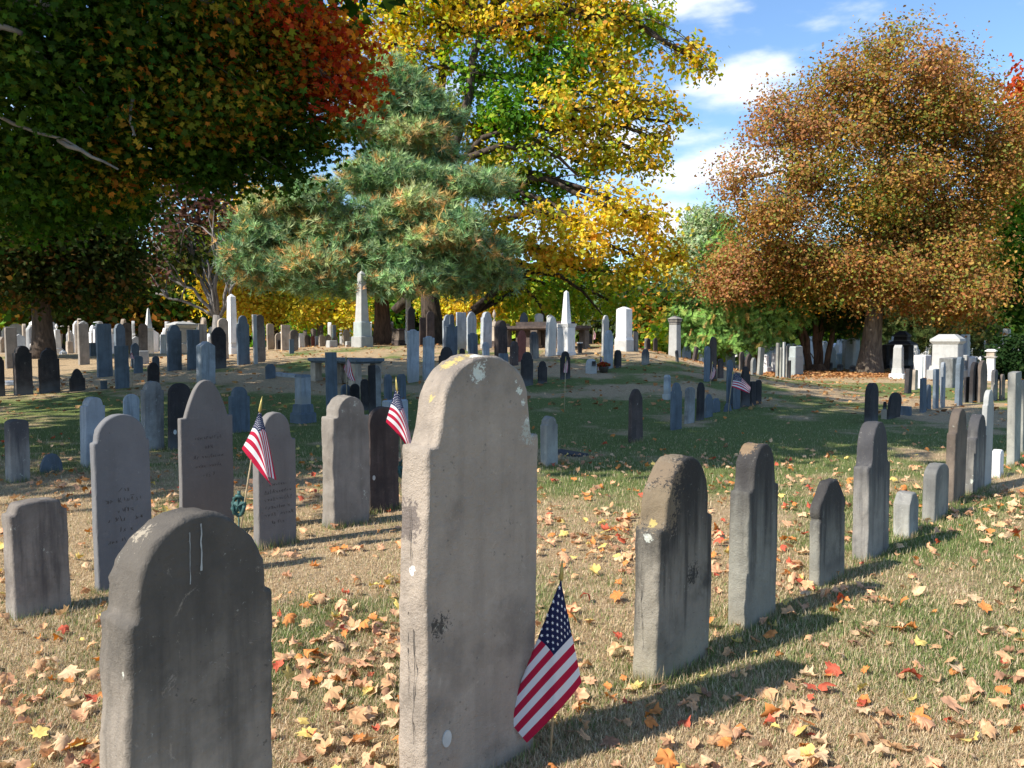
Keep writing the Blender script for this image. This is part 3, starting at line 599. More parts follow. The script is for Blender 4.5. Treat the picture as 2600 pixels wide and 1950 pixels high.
hs('2', 418, 427, 509, 893, 1026, 'clip', SM['marbled'], 'small dark blue stone with clipped top alone in the shaded lawn')
hs('2', 938, 952, 1042, 793, 1335, 'flat', SM['marbled'], 'very tall narrow blue slab standing before the table tomb')
hs('2', 1068, 1078, 1152, 1068, 1290, 'round', SM['marbled'], 'left half of the low dark twin stones under the hanging flag')
hs('2', 1148, 1158, 1232, 1064, 1290, 'round', SM['dark'], 'right half of the low dark twin stones under the hanging flag')
hs('2', 1238, 1250, 1310, 1025, 1300, 'round', SM['dark'], 'slim black round stone right of the low twins')
hs('2', 1334, 1352, 1417, 905, 1270, 'gothic', SM['mottled'], 'mottled pointed stone right of the slim black one')
hs('2', 1308, 1318, 1372, 905, 1240, 'flat', SM['dark'], 'dark narrow slab behind the mottled pointed stone', D=14.8)
hs('2', 1436, 1452, 1511, 983, 1212, 'clip', SM['marbled'], 'dark blue clipped stone left behind the upright flag')
hs('2', 1548, 1580, 1630, 981, 1212, 'clip', SM['marbled'], 'dark blue clipped stone right behind the upright flag with pale side')
# --- knoll centre
K = 'stones clustered on the knoll'
hs('2', 1634, 1650, 1742, 597, 1060, 'ears', SM['marble'], 'tall pale blue stone with scrolled shoulders left of the centre slab')
hs('2', 1768, 1786, 1872, 655, 1037, 'ears', SM['marble'], 'second pale blue scrolled stone, nearer the centre slab and lower')
hs('2', 1630, 1642, 1702, 400, 690, 'gothic', SM['dark'], 'tall dark pointed stone in the shade of the pine trunks', D=29.5)
hs('2', 1740, 1748, 1797, 495, 690, 'flat', SM['darkb'], 'dark flat slab between the pine trunk stones', D=30)
hs('2', 1800, 1808, 1872, 440, 700, 'round', SM['darkb'], 'dark round slab under the pine in front of the second trunk', D=29)
hs('3', 45, 62, 183, 612, 990, 'tymp', SM['dark'], 'soot-black round stone whose foot hides behind the lichened head of the centre slab')
hs('3', 222, 232, 276, 625, 800, 'round', SM['dark'], 'small black round stone between two little flags behind the centre slab')
hs('3', 78, 92, 172, 335, 690, 'tymp', SM['marble'], 'pale blue round stone, leftmost of the tall blue ones on the knoll')
hs('3', 140, 145, 182, 330, 640, 'gothic', SM['marbled'], 'dull blue pointed top behind the leftmost pale blue stone', D=25.5)
hs('3', 103, 112, 209, 415, 740, 'ears', SM['marbled'], 'blue stone with pointed scroll head in front of the leftmost tall blue one')
hs('3', 195, 205, 284, 315, 640, 'flat', SM['marble'], 'pale flat-topped stone between pointed blue ones on the knoll')
hs('3', 285, 298, 374, 310, 650, 'gothic', SM['marble'], 'pale blue arched stone right of the flat-topped one')
hs('3', 298, 312, 386, 490, 740, 'ears', SM['marbled'], 'short blue scrolled stone in front of the pale arched one')
hs('3', 403, 428, 504, 310, 625, 'tymp', SM['marble'], 'leaning pale stone with white lit shoulder near the urn', lean=(3, 0))
hs('3', 420, 432, 487, 570, 740, 'round', SM['marble'], 'small pale round stone low at the foot of the leaning one')
hs('3', 524, 562, 640, 385, 720, 'tymp', SM['darkb'], 'dark brown round stone with broad tan side left of the red stone')
hs('3', 562, 570, 645, 668, 800, 'flat', SM['marbled'], 'low dark blue block just above the shoulder of the centre slab')
hs('3', 655, 678, 734, 562, 775, 'tymp', SM['darkb'], 'small brown round stone left below the red sandstone one')
hs('3', 720, 738, 798, 470, 742, 'tymp', SM['red'], 'red sandstone round-headed stone on the knoll')
hs('3', 832, 860, 912, 480, 718, 'tymp', SM['gray'], 'leaning dark grey stone right of the red sandstone one', lean=(-4, 0))
hs('3', 960, 990, 1055, 350, 697, 'tymp', SM['granite'], 'tall leaning light stone left of the white obelisk pedestal', lean=(3, 0))
hs('3', 974, 986, 1040, 338, 640, 'arch', SM['granite'], 'light arched top just behind the tall leaning light stone', D=27.5)
hs('3', 743, 752, 815, 315, 560, 'gothic', SM['marbled'], 'blue pointed stone standing behind the long brown tomb', D=33)
hs('3', 869, 886, 946, 325, 560, 'arch', SM['granite'], 'light arched stone standing behind the long brown tomb', D=33)
hs('3', 1446, 1462, 1509, 340, 650, 'tymp', SM['granite'], 'tall light round stone behind another leaning light one, left of the big white block', D=26)
hs('3', 1462, 1486, 1546, 470, 806, 'tymp', SM['marble'], 'tall light stone behind the small flag and flower pot', )
hs('3', 1553, 1574, 1619, 638, 796, 'round', SM['dark'], 'little dark round stone right of the light one by the flower pot')
hs('3', 1790, 1815, 1860, 630, 770, 'gothic', SM['gray'], 'dark grey pointed stone alone on the sunny slope')
hs('3', 2083, 2096, 2115, 640, 742, 'round', SM['gray'], 'tiny leaning stone on the sunny slope', lean=(-8, 0))
hs('3', 1720, 1742, 1766, 480, 648, 'flat', SM['taupe'], 'narrow tan slab right of the big white block')
hs('3', 1826, 1838, 1870, 538, 612, 'round', SM['darkb'], 'small brown round stone on the crest right of the narrow tan slab', D=32)
hs('3', 1890, 1900, 1930, 534, 612, 'round', SM['darkb'], 'slim brown round stone on the crest next to the leafy shrub', D=32)
hs('3', 1318, 1326, 1370, 500, 590, 'round', SM['dark'], 'dark round stone on the crest beside the distant flag', D=32)
# --- centre hollow
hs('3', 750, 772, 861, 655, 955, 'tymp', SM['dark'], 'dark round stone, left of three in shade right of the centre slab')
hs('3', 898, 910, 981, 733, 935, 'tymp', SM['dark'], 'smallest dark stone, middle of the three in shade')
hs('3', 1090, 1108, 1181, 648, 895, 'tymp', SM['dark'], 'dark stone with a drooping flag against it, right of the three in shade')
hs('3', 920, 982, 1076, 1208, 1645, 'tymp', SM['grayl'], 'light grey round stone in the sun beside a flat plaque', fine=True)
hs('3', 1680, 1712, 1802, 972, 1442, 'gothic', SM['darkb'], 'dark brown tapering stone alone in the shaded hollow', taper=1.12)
# --- right middle row
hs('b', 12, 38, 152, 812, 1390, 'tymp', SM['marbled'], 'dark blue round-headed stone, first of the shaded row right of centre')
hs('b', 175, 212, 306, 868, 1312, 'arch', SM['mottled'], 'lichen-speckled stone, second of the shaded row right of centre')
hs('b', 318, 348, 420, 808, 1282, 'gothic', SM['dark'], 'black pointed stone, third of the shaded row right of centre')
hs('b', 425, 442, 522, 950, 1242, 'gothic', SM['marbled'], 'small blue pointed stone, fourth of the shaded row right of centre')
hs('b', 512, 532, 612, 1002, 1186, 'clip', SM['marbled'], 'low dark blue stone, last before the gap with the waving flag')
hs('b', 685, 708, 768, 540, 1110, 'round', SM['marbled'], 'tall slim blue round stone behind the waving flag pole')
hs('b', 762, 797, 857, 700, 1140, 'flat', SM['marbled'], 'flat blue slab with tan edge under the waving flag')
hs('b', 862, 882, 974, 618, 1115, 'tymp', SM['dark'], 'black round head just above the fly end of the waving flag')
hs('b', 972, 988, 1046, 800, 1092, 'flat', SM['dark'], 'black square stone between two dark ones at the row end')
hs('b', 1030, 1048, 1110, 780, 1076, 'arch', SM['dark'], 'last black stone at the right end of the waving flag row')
hs('b', 653, 668, 758, 1060, 1168, 'slope', SM['marbled'], 'low blue broken stump below the slim blue round stone')
hs('b', 410, 440, 492, 375, 806, 'round', SM['marbled'], 'blue-grey round stone left against the tall brown pointed one')
hs('b', 478, 505, 572, 262, 800, 'gothic', SM['darkb'], 'tall brown pointed stone with a small flag leaning on it')
hs('b', 575, 604, 654, 525, 762, 'round', SM['darkb'], 'brown round stone right of the tall pointed one')
hs('b', 270, 292, 322, 375, 545, 'flat', SM['darkb'], 'brown stone leaning far to the right on the slope', lean=(22, 0), t=.1)
hs('b', 836, 852, 906, 440, 566, 'round', SM['brown'], 'brown round stone standing behind the white block tombstone', D=30)
hs('b', 905, 932, 1006, 465, 660, 'gothic', SM['darkb'], 'brown pointed stone with lit edge left of a light narrow one')
hs('b', 972, 1002, 1043, 512, 722, 'gothic', SM['grayl'], 'narrow light pointed stone in front of the leaning grey slab')
hs('b', 1048, 1080, 1130, 390, 690, 'flat', SM['grayl'], 'grey flat slab leaning right, left of the white die on its base', lean=(5, 0))
hs('b', 1275, 1305, 1330, 335, 676, 'flat', SM['grayl'], 'tall narrow light slab right of the white posts')
hs('b', 1322, 1345, 1366, 388, 665, 'flat', SM['grayl'], 'narrow grey slab second from the big granite block')
hs('b', 1360, 1382, 1400, 325, 652, 'flat', SM['granite'], 'thin tall light slab nearest the big granite block')
hs('b', 1400, 1416, 1436, 370, 640, 'flat', SM['gray'], 'thin grey slab edge-on against the big granite block')
hs('b', 1436, 1446, 1464, 545, 636, 'flat', SM['dark'], 'tiny dark footstone before the big granite block')
# --- right far rows
hs('a', 418, 485, 578, 938, 1402, 'round', SM['dark'], 'black thick round stone alone in shade beside the broken leaning one')
hs('a', 668, 700, 822, 1045, 1345, 'arch', SM['dark'], 'black stone leaning right with a rubble block at its foot', lean=(5, 3))
hs('a', 866, 915, 952, 780, 1058, 'flat', SM['dark'], 'dark tilted slab at the left start of the far right row', lean=(4, 0))
hs('a', 950, 990, 1022, 787, 1022, 'arch', SM['tan'], 'short tan stone beside the white pillar in the far right row')
hs('a', 1040, 1082, 1120, 885, 1275, 'flat', SM['marbled'], 'blue flat slab right of the white pillar')
hs('a', 1110, 1138, 1174, 955, 1252, 'round', SM['marbled'], 'short blue round stone between two blue slabs')
hs('a', 1188, 1224, 1262, 783, 1228, 'flat', SM['marbled'], 'blue slab left of the pale blue narrow one')
hs('a', 1268, 1305, 1333, 703, 1217, 'tymp', SM['marble'], 'pale blue narrow round stone before the mottled monument back')
hs('a', 1436, 1490, 1530, 645, 1196, 'tymp', SM['marbled'], 'tallest blue stone of the far right row')
hs('a', 1528, 1555, 1602, 870, 1162, 'flat', SM['dark'], 'dark low slab right of the tallest blue stone')
hs('a', 1596, 1640, 1697, 703, 1166, 'round', SM['dark'], 'black round stone left of the sunlit brown one')
hs('a', 1680, 1725, 1800, 685, 1162, 'round', SM['brown'], 'brown round stone with yellowish lit face in the far right row')
hs('a', 1842, 1886, 1922, 790, 1132, 'arch', SM['gray'], 'grey narrow stone right of the sunlit brown one')
hs('a', 1934, 1966, 2002, 840, 1127, 'round', SM['brown'], 'small brown round stone before the dark hedge')
def foot_grass():
    r_ = np.random.default_rng(77); PX = []
    for o in list(COL.objects):
        if '_w' in o.keys() and o.location.y < 12.5 and o.location.y > 2.2:
            w_, t_ = o['_w'], o['_t']; n = int(420*w_/.4); side = r_.random(n); u = r_.uniform(-.5, .5, n)
            lx = np.where(side < .62, u*w_, np.where(side < .85, -w_/2-.01, w_/2+.01)); ly = np.where(side < .62, np.where(r_.random(n) < .7, -t_/2-.008, t_/2+.008), u*t_)
            lx += r_.normal(0, .008, n); ly -= np.abs(r_.normal(0, .012, n)); c, s_ = math.cos(o.rotation_euler.z), math.sin(o.rotation_euler.z)
            PX.append(np.stack([o.location.x+lx*c-ly*s_, o.location.y+lx*s_+ly*c], -1))
    P = np.concatenate(PX); n = len(P); X, Y = P[:, 0], P[:, 1]; L_ = r_.uniform(.03, .085, n)*(.6+.8*vnoise(X, Y, .12, 4, 1)); wd = r_.uniform(.0012, .0024, n); th = r_.random(n)*6.283; lean = r_.uniform(.05, .8, n)
    z0 = ground_z(X, Y)-.012; dx, dy = np.cos(th), np.sin(th)
    tip = np.stack([X+dx*np.sin(lean)*L_, Y+dy*np.sin(lean)*L_, z0+np.cos(lean)*L_+.01], -1); b0 = np.stack([X+dy*wd, Y-dx*wd, z0], -1); b1 = np.stack([X-dy*wd, Y+dx*wd, z0], -1)
    V = np.stack([b0, b1, tip], 1).reshape(-1, 3); C = np.array([[.16, .24, .07], [.24, .32, .1], [.5, .4, .25], [.38, .28, .16]])[r_.integers(0, 4, n)]*(.7+.6*r_.random((n, 1)))
    o = link('grass_tufts', np_mesh('grass_tufts', V, np.arange(3*n).reshape(-1, 3), [GRASSM], np.repeat(C, 3, 0))); tag(o, 'longer untrimmed grass growing round the feet of the near stones', 'grass', kind='stuff')
foot_grass()
# ---------------------------------------------------------------- monuments built in tiers
def mon(rg, cx, yb, tiers, mat, label, name='monument', cat='monument', D=None, asp=1.0, yaw=ROWYAW, group=None):
    """tiers bottom to top: (part name, width px low, width px high, y low, y high, kind)"""
    px, py = cv(rg, cx, yb); s = RG[rg][0]; b_ = hit(px, py, D); D0 = b_.y
    view = math.atan2(b_.x, b_.y); eff = R(yaw)-view
    root = empty(name, b_, math.pi/2-R(yaw)); tag(root, label, cat, group)
    fac = abs(math.sin(eff))+asp*abs(math.cos(eff)); prevt = None
    for i, tr in enumerate(tiers):
        part, w0, w1, y0, y1, kind = tr[:6]; mt = tr[6] if len(tr) > 6 else mat
        z0 = ztop(px, cv(rg, 0, y0)[1], D0)-b_.z; z1 = ztop(px, cv(rg, 0, y1)[1], D0)-b_.z
        if i == 0: z0 = -.12
        else: z0 = min(z0, prevt+.0) if abs(z0-prevt) < .06 else z0
        prevt = z1; a0 = w0*s/F*D0/fac/2; a1 = w1*s/F*D0/fac/2; m = MB()
        if kind == 'box': m.frustum(z0, z1, a0, a0*asp, a1, a1*asp, ch=min(.02, a1*.12))
        elif kind == 'pyr': m.frustum(z0, z1, a0, a0*asp, a1, a1*asp)
        elif kind == 'ob':          # obelisk shaft with pyramidion
            zz = z1-(z1-z0)*.06; m.frustum(z0, zz, a0, a0*asp, a1, a1*asp); m.frustum(zz, z1, a1, a1*asp, a1*.12, a1*.12)
        elif kind == 'gab':         # gabled block with recessed panel frame
            zz = z1-(z1-z0)*.13; m.frustum(z0, zz, a0, a0*asp, a1, a1*asp, ch=.01); m.frustum(zz, z1, a1*.98, a1*asp*.98, a1*.1, a1*asp*.9)
        elif kind == 'mold':        # stepped cornice
            n = 3
            for j in range(n):
                q0 = a0+(a1-a0)*j/n; q1 = a0+(a1-a0)*(j+.9)/n; m.frustum(z0+(z1-z0)*j/n-.002*j, z0+(z1-z0)*(j+1)/n, q0, q0*asp, q1, q1*asp)
        elif kind == 'hip': m.frustum(z0, z0+(z1-z0)*.35, a0, a0*asp, a0*.98, a0*asp*.98); m.frustum(z0+(z1-z0)*.35, z1, a0*.93, a0*asp*.93, a1, a1*asp)
        elif kind == 'dome': m.lathe([(a0*math.cos(t_), z0+(z1-z0)*math.sin(t_)) for t_ in np.linspace(0, 1.45, 7)])
        elif kind == 'urn':
            hh = z1-z0; m.lathe([(a0*.55, z0), (a0*.5, z0+hh*.06), (a0*.18, z0+hh*.14), (a0*.2, z0+hh*.24), (a0*.6, z0+hh*.40), (a0*.74, z0+hh*.6), (a0*.6, z0+hh*.72), (a0*.36, z0+hh*.78), (a0*.44, z0+hh*.84), (a0*.2, z0+hh*.93), (.004, z1)])
        elif kind == 'col': m.lathe([(a0, z0), (a0*.92, z0+(z1-z0)*.05), (a1, z1-(z1-z0)*.05), (a1*1.1, z1)])
        elif kind == 'panel':       # inset tablet on the visible broad side
            m.frustum(z0, z1, a0, .012, a1, .012, cy=-(tr[7] if len(tr) > 7 else a0*asp)-.004)
        m.build(part, SM[mt] if isinstance(mt, str) else mt, root)
    return root
mon('1', 1998, 806, [('plinth', 100, 98, 806, 752, 'box'), ('base', 88, 78, 752, 712, 'box'), ('shaft', 92, 70, 712, 293, 'ob')], 'white', 'white marble obelisk on a plinth, the taller brighter one at left', 'obelisk', 'obelisk')
mon('2', 1252, 748, [('plinth', 192, 190, 748, 658, 'box'), ('die', 152, 150, 658, 532, 'box', 'graniteg'), ('shaft', 118, 66, 532, 94, 'ob')], 'granite', 'grey granite obelisk on two dark blocks beside the pine trunk', 'obelisk', 'obelisk')
mon('3', 1143, 680, [('plinth', 190, 176, 680, 655, 'box'), ('die', 160, 160, 655, 442, 'box'), ('cap', 164, 182, 442, 412, 'mold'), ('shaft', 86, 42, 412, 127, 'ob')], 'white', 'white obelisk on a tall capped pedestal in the centre of the knoll', 'obelisk', 'obelisk')
mon('1', 1282, 790, [('die', 80, 76, 790, 610, 'box'), ('cap', 78, 92, 610, 585, 'mold'), ('shaft', 60, 18, 585, 413, 'ob')], 'white', 'distant slender white obelisk between the brown lit stone and the hipped tomb', 'obelisk', 'obelisk', D=37)
mon('b', 615, 490, [('plinth', 78, 76, 490, 470, 'box'), ('die', 62, 60, 470, 400, 'box'), ('shaft', 48, 26, 400, 225, 'ob')], 'white', 'distant white obelisk under the green conifer at right', 'obelisk', 'obelisk', D=48)
mon('3', 1640, 614, [('plinth', 172, 170, 614, 556, 'box', 'granite'), ('base', 165, 140, 556, 524, 'mold'), ('die', 146, 140, 524, 290, 'box'), ('cap', 140, 30, 290, 268, 'pyr')], 'white', 'big bright white marble block with chamfered top on the knoll crest', D=28)
mon('3', 2076, 636, [('die', 112, 100, 636, 420, 'box'), ('neck', 104, 104, 420, 400, 'box', 'gray'), ('cornice', 104, 130, 400, 372, 'mold', 'gray'), ('roof', 130, 30, 372, 345, 'pyr', 'gray')], 'granite', 'square stone pillar with dark pyramid cap at the edge of the knoll', 'pillar', 'monument', D=30)
mon('2', 745, 1400, [('plinth', 236, 232, 1400, 1310, 'box'), ('base', 190, 180, 1310, 1238, 'box'), ('die', 142, 140, 1238, 1006, 'box', 'marble'), ('cap', 140, 120, 1006, 985, 'pyr')], 'marbled', 'small square pedestal monument on stepped dark base in the shaded lawn', 'pedestal')
mon('3', 525, 600, [('base', 120, 118, 600, 560, 'box', 'darkb'), ('die', 100, 98, 560, 440, 'box'), ('cap', 96, 84, 440, 388, 'dome'), ('urn', 62, 62, 390, 290, 'urn')], 'tan', 'tan pedestal crowned with a pale urn on the knoll', 'urn_monument', 'monument', D=30)
mon('3', 2010, 1068, [('plinth', 88, 86, 1068, 1018, 'box', 'granite'), ('die', 64, 60, 1018, 872, 'box'), ('cap', 60, 40, 872, 853, 'pyr')], 'marble', 'small square bluish pedestal stone at the edge of the shaded hollow', 'pedestal')
mon('1', 1570, 800, [('base', 260, 256, 800, 716, 'box'), ('die', 210, 208, 716, 585, 'box'), ('cornice', 225, 262, 585, 560, 'mold'), ('roof', 258, 120, 560, 532, 'hip')], 'granite', 'white tomb with hipped roof behind the blue stones at left', 'tomb', 'tomb', D=38, asp=.8)
mon('1', 350, 760, [('base', 170, 160, 760, 720, 'mold'), ('die', 120, 118, 720, 575, 'box'), ('cornice', 125, 170, 575, 560, 'mold'), ('roof', 166, 60, 560, 500, 'hip')], 'white', 'white tomb with stepped roof immediately right of the big trunk at left', 'tomb', 'tomb', D=39)
mon('1', 492, 790, [('base', 90, 88, 790, 760, 'box'), ('die', 70, 50, 760, 600, 'box'), ('figure', 46, 46, 602, 548, 'urn')], 'white', 'white tapering monument with draped top right of the roofed tomb at far left', D=37)
mon('1', 448, 800, [('slab', 24, 22, 800, 572, 'box')], 'white', 'thin white post-like stone at the left of the draped white monument', 'headstone', 'headstone', D=36)
mon('1', 545, 845, [('block', 62, 62, 845, 795, 'box'), ('cap', 62, 8, 795, 770, 'pyr')], 'white', 'low white gabled marker at the path edge behind the knobbed black stone', 'marker', 'headstone', D=33)
mon('1', 597, 760, [('base', 60, 56, 760, 700, 'box'), ('shaft', 26, 20, 700, 590, 'col'), ('finial', 30, 30, 592, 562, 'urn')], 'tan', 'small sunlit column monument with finial, distant left', 'column_monument', 'monument', D=44)
mon('1', 800, 735, [('die', 70, 70, 735, 620, 'box'), ('cap', 70, 50, 620, 560, 'dome')], 'white', 'white domed monument behind the lone taupe slab', D=44)
mon('1', 798, 822, [('block', 72, 70, 822, 712, 'box')], 'marbled', 'grey low block beside the lone taupe slab', 'block', 'headstone', D=31)
mon('1', 1228, 808, [('plinth', 104, 100, 808, 780, 'box')], 'granite', 'low light plinth under the right brown rim-lit stone', 'plinth', 'plinth', D=25.5, asp=.5)
mon('1', 1405, 805, [('slab', 60, 56, 805, 640, 'box')], 'white', 'white slab partly hidden left of the hipped tomb', 'headstone', 'headstone', D=36, asp=.3)
mon('2', 600, 690, [('die', 60, 58, 720, 610, 'box'), ('cap', 70, 40, 612, 590, 'hip')], 'white', 'distant white hooded tombstone behind the square tan slab', 'headstone', 'headstone', D=46)
mon('2', 1012, 700, [('slab', 36, 34, 710, 560, 'box')], 'marbled', 'distant blue narrow slab behind the tan round crest stones', 'headstone', 'headstone', D=42, asp=.3)
mon('2', 1562, 715, [('base', 128, 124, 715, 690, 'box', 'darkb'), ('chest', 118, 116, 690, 606, 'box', 'brown'), ('lid', 130, 124, 606, 590, 'box', 'darkb')], 'brown', 'brown chest tomb in the pine shade', 'chest_tomb', 'tomb', D=31, asp=1.3)
mon('2', 1650, 700, [('pedestal', 90, 84, 700, 590, 'box'), ('column', 74, 60, 590, 300, 'col'), ('top', 58, 20, 302, 262, 'dome')], 'white', 'tall tall white column standing between the two pine trunks', 'column_monument', 'monument', D=36)
mon('3', 1260, 665, [('pot', 52, 68, 665, 580, 'col', 'dark'), ('rim', 76, 76, 582, 570, 'col', 'white')], 'dark', 'dark planter with white rim at the foot of the white obelisk pedestal', 'planter', 'planter', D=None)
mon('b', 740, 640, [('slab', 98, 96, 720, 628, 'box', 'granite'), ('die', 98, 92, 628, 370, 'box'), ('top', 92, 60, 370, 355, 'hip')], 'white', 'bright white square tablet on a low block, right of the knoll', 'tablet', 'headstone')
mon('b', 1158, 695, [('base', 142, 140, 695, 622, 'box'), ('die', 74, 72, 622, 490, 'box'), ('top', 72, 40, 490, 472, 'pyr')], 'white', 'white die on a broad white base right of the leaning grey slab', 'headstone', 'headstone', asp=.7)
mon('b', 1250, 690, [('base', 66, 64, 690, 650, 'box'), ('die', 54, 52, 650, 465, 'box'), ('top', 52, 30, 465, 450, 'pyr')], 'white', 'slim white post stone right of the white die on its base', 'headstone', 'headstone')
mon('b', 1520, 602, [('base', 178, 174, 602, 500, 'box', 'graniteg'), ('die', 160, 158, 500, 392, 'box'), ('top', 158, 150, 392, 376, 'box')], 'graniteg', 'big blue-grey granite family block left of the multi-stemmed tree', D=33, asp=.35)
mon('b', 1608, 650, [('block', 84, 76, 650, 604, 'box')], 'pink', 'low pinkish block left of the multi-stemmed tree foot', 'block', 'footstone')
mon('b', 1752, 660, [('block', 88, 76, 660, 614, 'box')], 'gray', 'low rough brown block at the multi-stemmed tree foot', 'block', 'footstone')
for i, (x, y0, y1, wd, lb) in enumerate([(1885, 665, 578, 66, 'dark squat stone at the near side of the multi-stemmed tree'), (1945, 665, 570, 40, 'dark narrow squat stone second from the multi-stemmed tree'), (2052, 682, 592, 84, 'dark squat round stone midway between the tree and the big trunk')]):
    mon('b', x, y0, [('stump', wd, wd*.9, y0, y1+10, 'box'), ('head', wd*.88, wd*.6, y1+10, y1, 'hip')], 'gray', lb, 'headstone', 'headstone', asp=.6)
mon('a', 290, 820, [('stump', 84, 78, 820, 760, 'box'), ('head', 76, 50, 760, 745, 'hip')], 'gray', 'dark squat stone touching the big maple trunk', 'headstone', 'headstone', asp=.6)
mon('b', 1945, 580, [('base', 80, 78, 580, 530, 'box'), ('die', 66, 60, 530, 440, 'box'), ('shaft', 50, 46, 440, 380, 'col'), ('finial', 46, 46, 380, 335, 'urn')], 'granite', 'carved grey column monument right of the multi-stemmed tree', 'column_monument', 'monument', D=46)
mon('b', 2040, 470, [('die', 90, 88, 520, 425, 'box'), ('top', 86, 60, 425, 406, 'hip')], 'pink', 'pink granite tombstone in the distance left of the big trunk', 'headstone', 'headstone', D=50, asp=.4)
mon('b', 2045, 600, [('base', 120, 110, 600, 562, 'box'), ('die', 84, 80, 562, 475, 'box'), ('top', 78, 50, 475, 458, 'hip')], 'graniteg', 'grey granite tombstone before the distant pink one', 'headstone', 'headstone', D=43, asp=.4)
mon('a', 795, 888, [('plinth', 196, 190, 888, 835, 'box', 'white'), ('base', 145, 128, 835, 768, 'box'), ('die', 118, 106, 768, 512, 'gab')], 'granite', 'light gabled monument on a white plinth right of the big maple trunk', D=None)
mon('a', 1350, 800, [('plinth', 420, 415, 830, 790, 'box'), ('base', 370, 350, 790, 745, 'mold'), ('body', 318, 310, 745, 505, 'box'), ('cornice', 310, 372, 505, 470, 'mold'), ('roof', 366, 190, 470, 393, 'hip'), ('panel', 190, 190, 640, 560, 'panel', 'grayl', .0)], 'granite', 'large cream mausoleum-like monument with stepped roof at right', 'tomb', 'tomb', D=29.5)
mon('a', 835, 780, [('base', 330, 300, 800, 740, 'mold'), ('body', 250, 240, 740, 515, 'box'), ('roof', 330, 200, 515, 470, 'hip'), ('turret', 180, 170, 470, 420, 'box'), ('cap', 190, 60, 420, 355, 'hip')], 'dark', 'dark stone shrine with sloping roof behind the gabled monument', 'tomb', 'tomb', D=40)
mon('a', 610, 820, [('wing', 200, 190, 830, 510, 'box')], 'darkb', 'dark stone wall block behind the big trunk', 'tomb', 'tomb', D=41, asp=.8)
mon('a', 1068, 800, [('die', 185, 178, 800, 625, 'box')], 'white', 'large plain white block left of the cream monument', D=31, asp=.5)
mon('a', 1046, 1000, [('base', 84, 80, 1000, 955, 'box'), ('pier', 62, 54, 955, 645, 'box'), ('top', 52, 36, 645, 632, 'pyr')], 'white', 'tall slim white pillar at the start of the far right row', 'pillar', 'headstone')
mon('a', 1400, 885, [('back', 236, 256, 890, 655, 'box')], 'mottled', 'mottled grey upright block dappled with sun, front of the cream monument', D=25, asp=.25)
mon('a', 1640, 800, [('die', 116, 104, 860, 655, 'box'), ('top', 104, 60, 655, 640, 'hip')], 'white', 'white block right of the mottled one, distant', D=30, asp=.5)
mon('a', 1545, 800, [('die', 90, 84, 830, 640, 'box'), ('top', 84, 50, 640, 626, 'hip')], 'granite', 'light shouldered block close right of the cream monument', D=30.5, asp=.6)
mon('a', 1715, 800, [('die', 44, 40, 850, 665, 'box'), ('top', 44, 6, 665, 642, 'pyr')], 'white', 'narrow white gabled stone between two white blocks, far right', 'headstone', 'headstone', D=30, asp=.6)
mon('a', 1835, 880, [('base', 120, 116, 890, 840, 'box'), ('die', 96, 90, 840, 660, 'box'), ('cap', 100, 140, 660, 640, 'mold'), ('upper', 96, 92, 640, 585, 'box', 'tan'), ('roof', 128, 70, 585, 560, 'hip')], 'white', 'white pedestal with cream cap left of the dark hedge', 'pedestal', 'monument', D=28.5)
mon('a', 2005, 800, [('base', 210, 190, 830, 575, 'box'), ('die', 120, 114, 575, 455, 'box'), ('neck', 90, 76, 455, 330, 'box')], 'granite', 'tall stepped light monument rising behind the dark hedge', D=44)
mon('a', 1780, 600, [('wall', 290, 280, 640, 560, 'box'), ('roof', 300, 230, 560, 545, 'hip')], 'graniteg', 'low blue-grey flat monument far behind the white blocks', D=58, asp=.5)
mon('a', 720, 760, [('finial', 60, 60, 830, 670, 'urn')], 'mottled', 'small stone urn beside the dark shrine', 'urn', 'urn', D=38)
mon('a', 880, 1300, [('block', 132, 128, 1300, 1202, 'box')], 'marbled', 'pale blue stone block lying right of the broken leaning stone', 'block', 'block', asp=1.4)
mon('a', 645, 1340, [('block', 74, 70, 1340, 1235, 'box'), ('broken_top', 44, 30, 1240, 1150, 'pyr', 'dark')], 'tan', 'tan stub with broken dark top left of the leaning black stone', 'stub', 'headstone')
mon('2', 1535, 1222, [('slab', 240, 236, 1222, 1202, 'box')], 'marble', 'low pale base slab under the two clipped dark blue stones', 'slab', 'slab', D=12.6, asp=.4)
mon('2', 990, 722, [('ledger', 110, 96, 728, 692, 'box')], 'granite', 'pale ledger stone low on the crest before the tan stones', 'ledger', 'grave slab', D=30, asp=.6)
mon('2', 1130, 722, [('ledger', 62, 50, 728, 700, 'box')], 'granite', 'pale sloping ledger touching the granite obelisk base', 'ledger', 'grave slab', D=30, asp=.6)
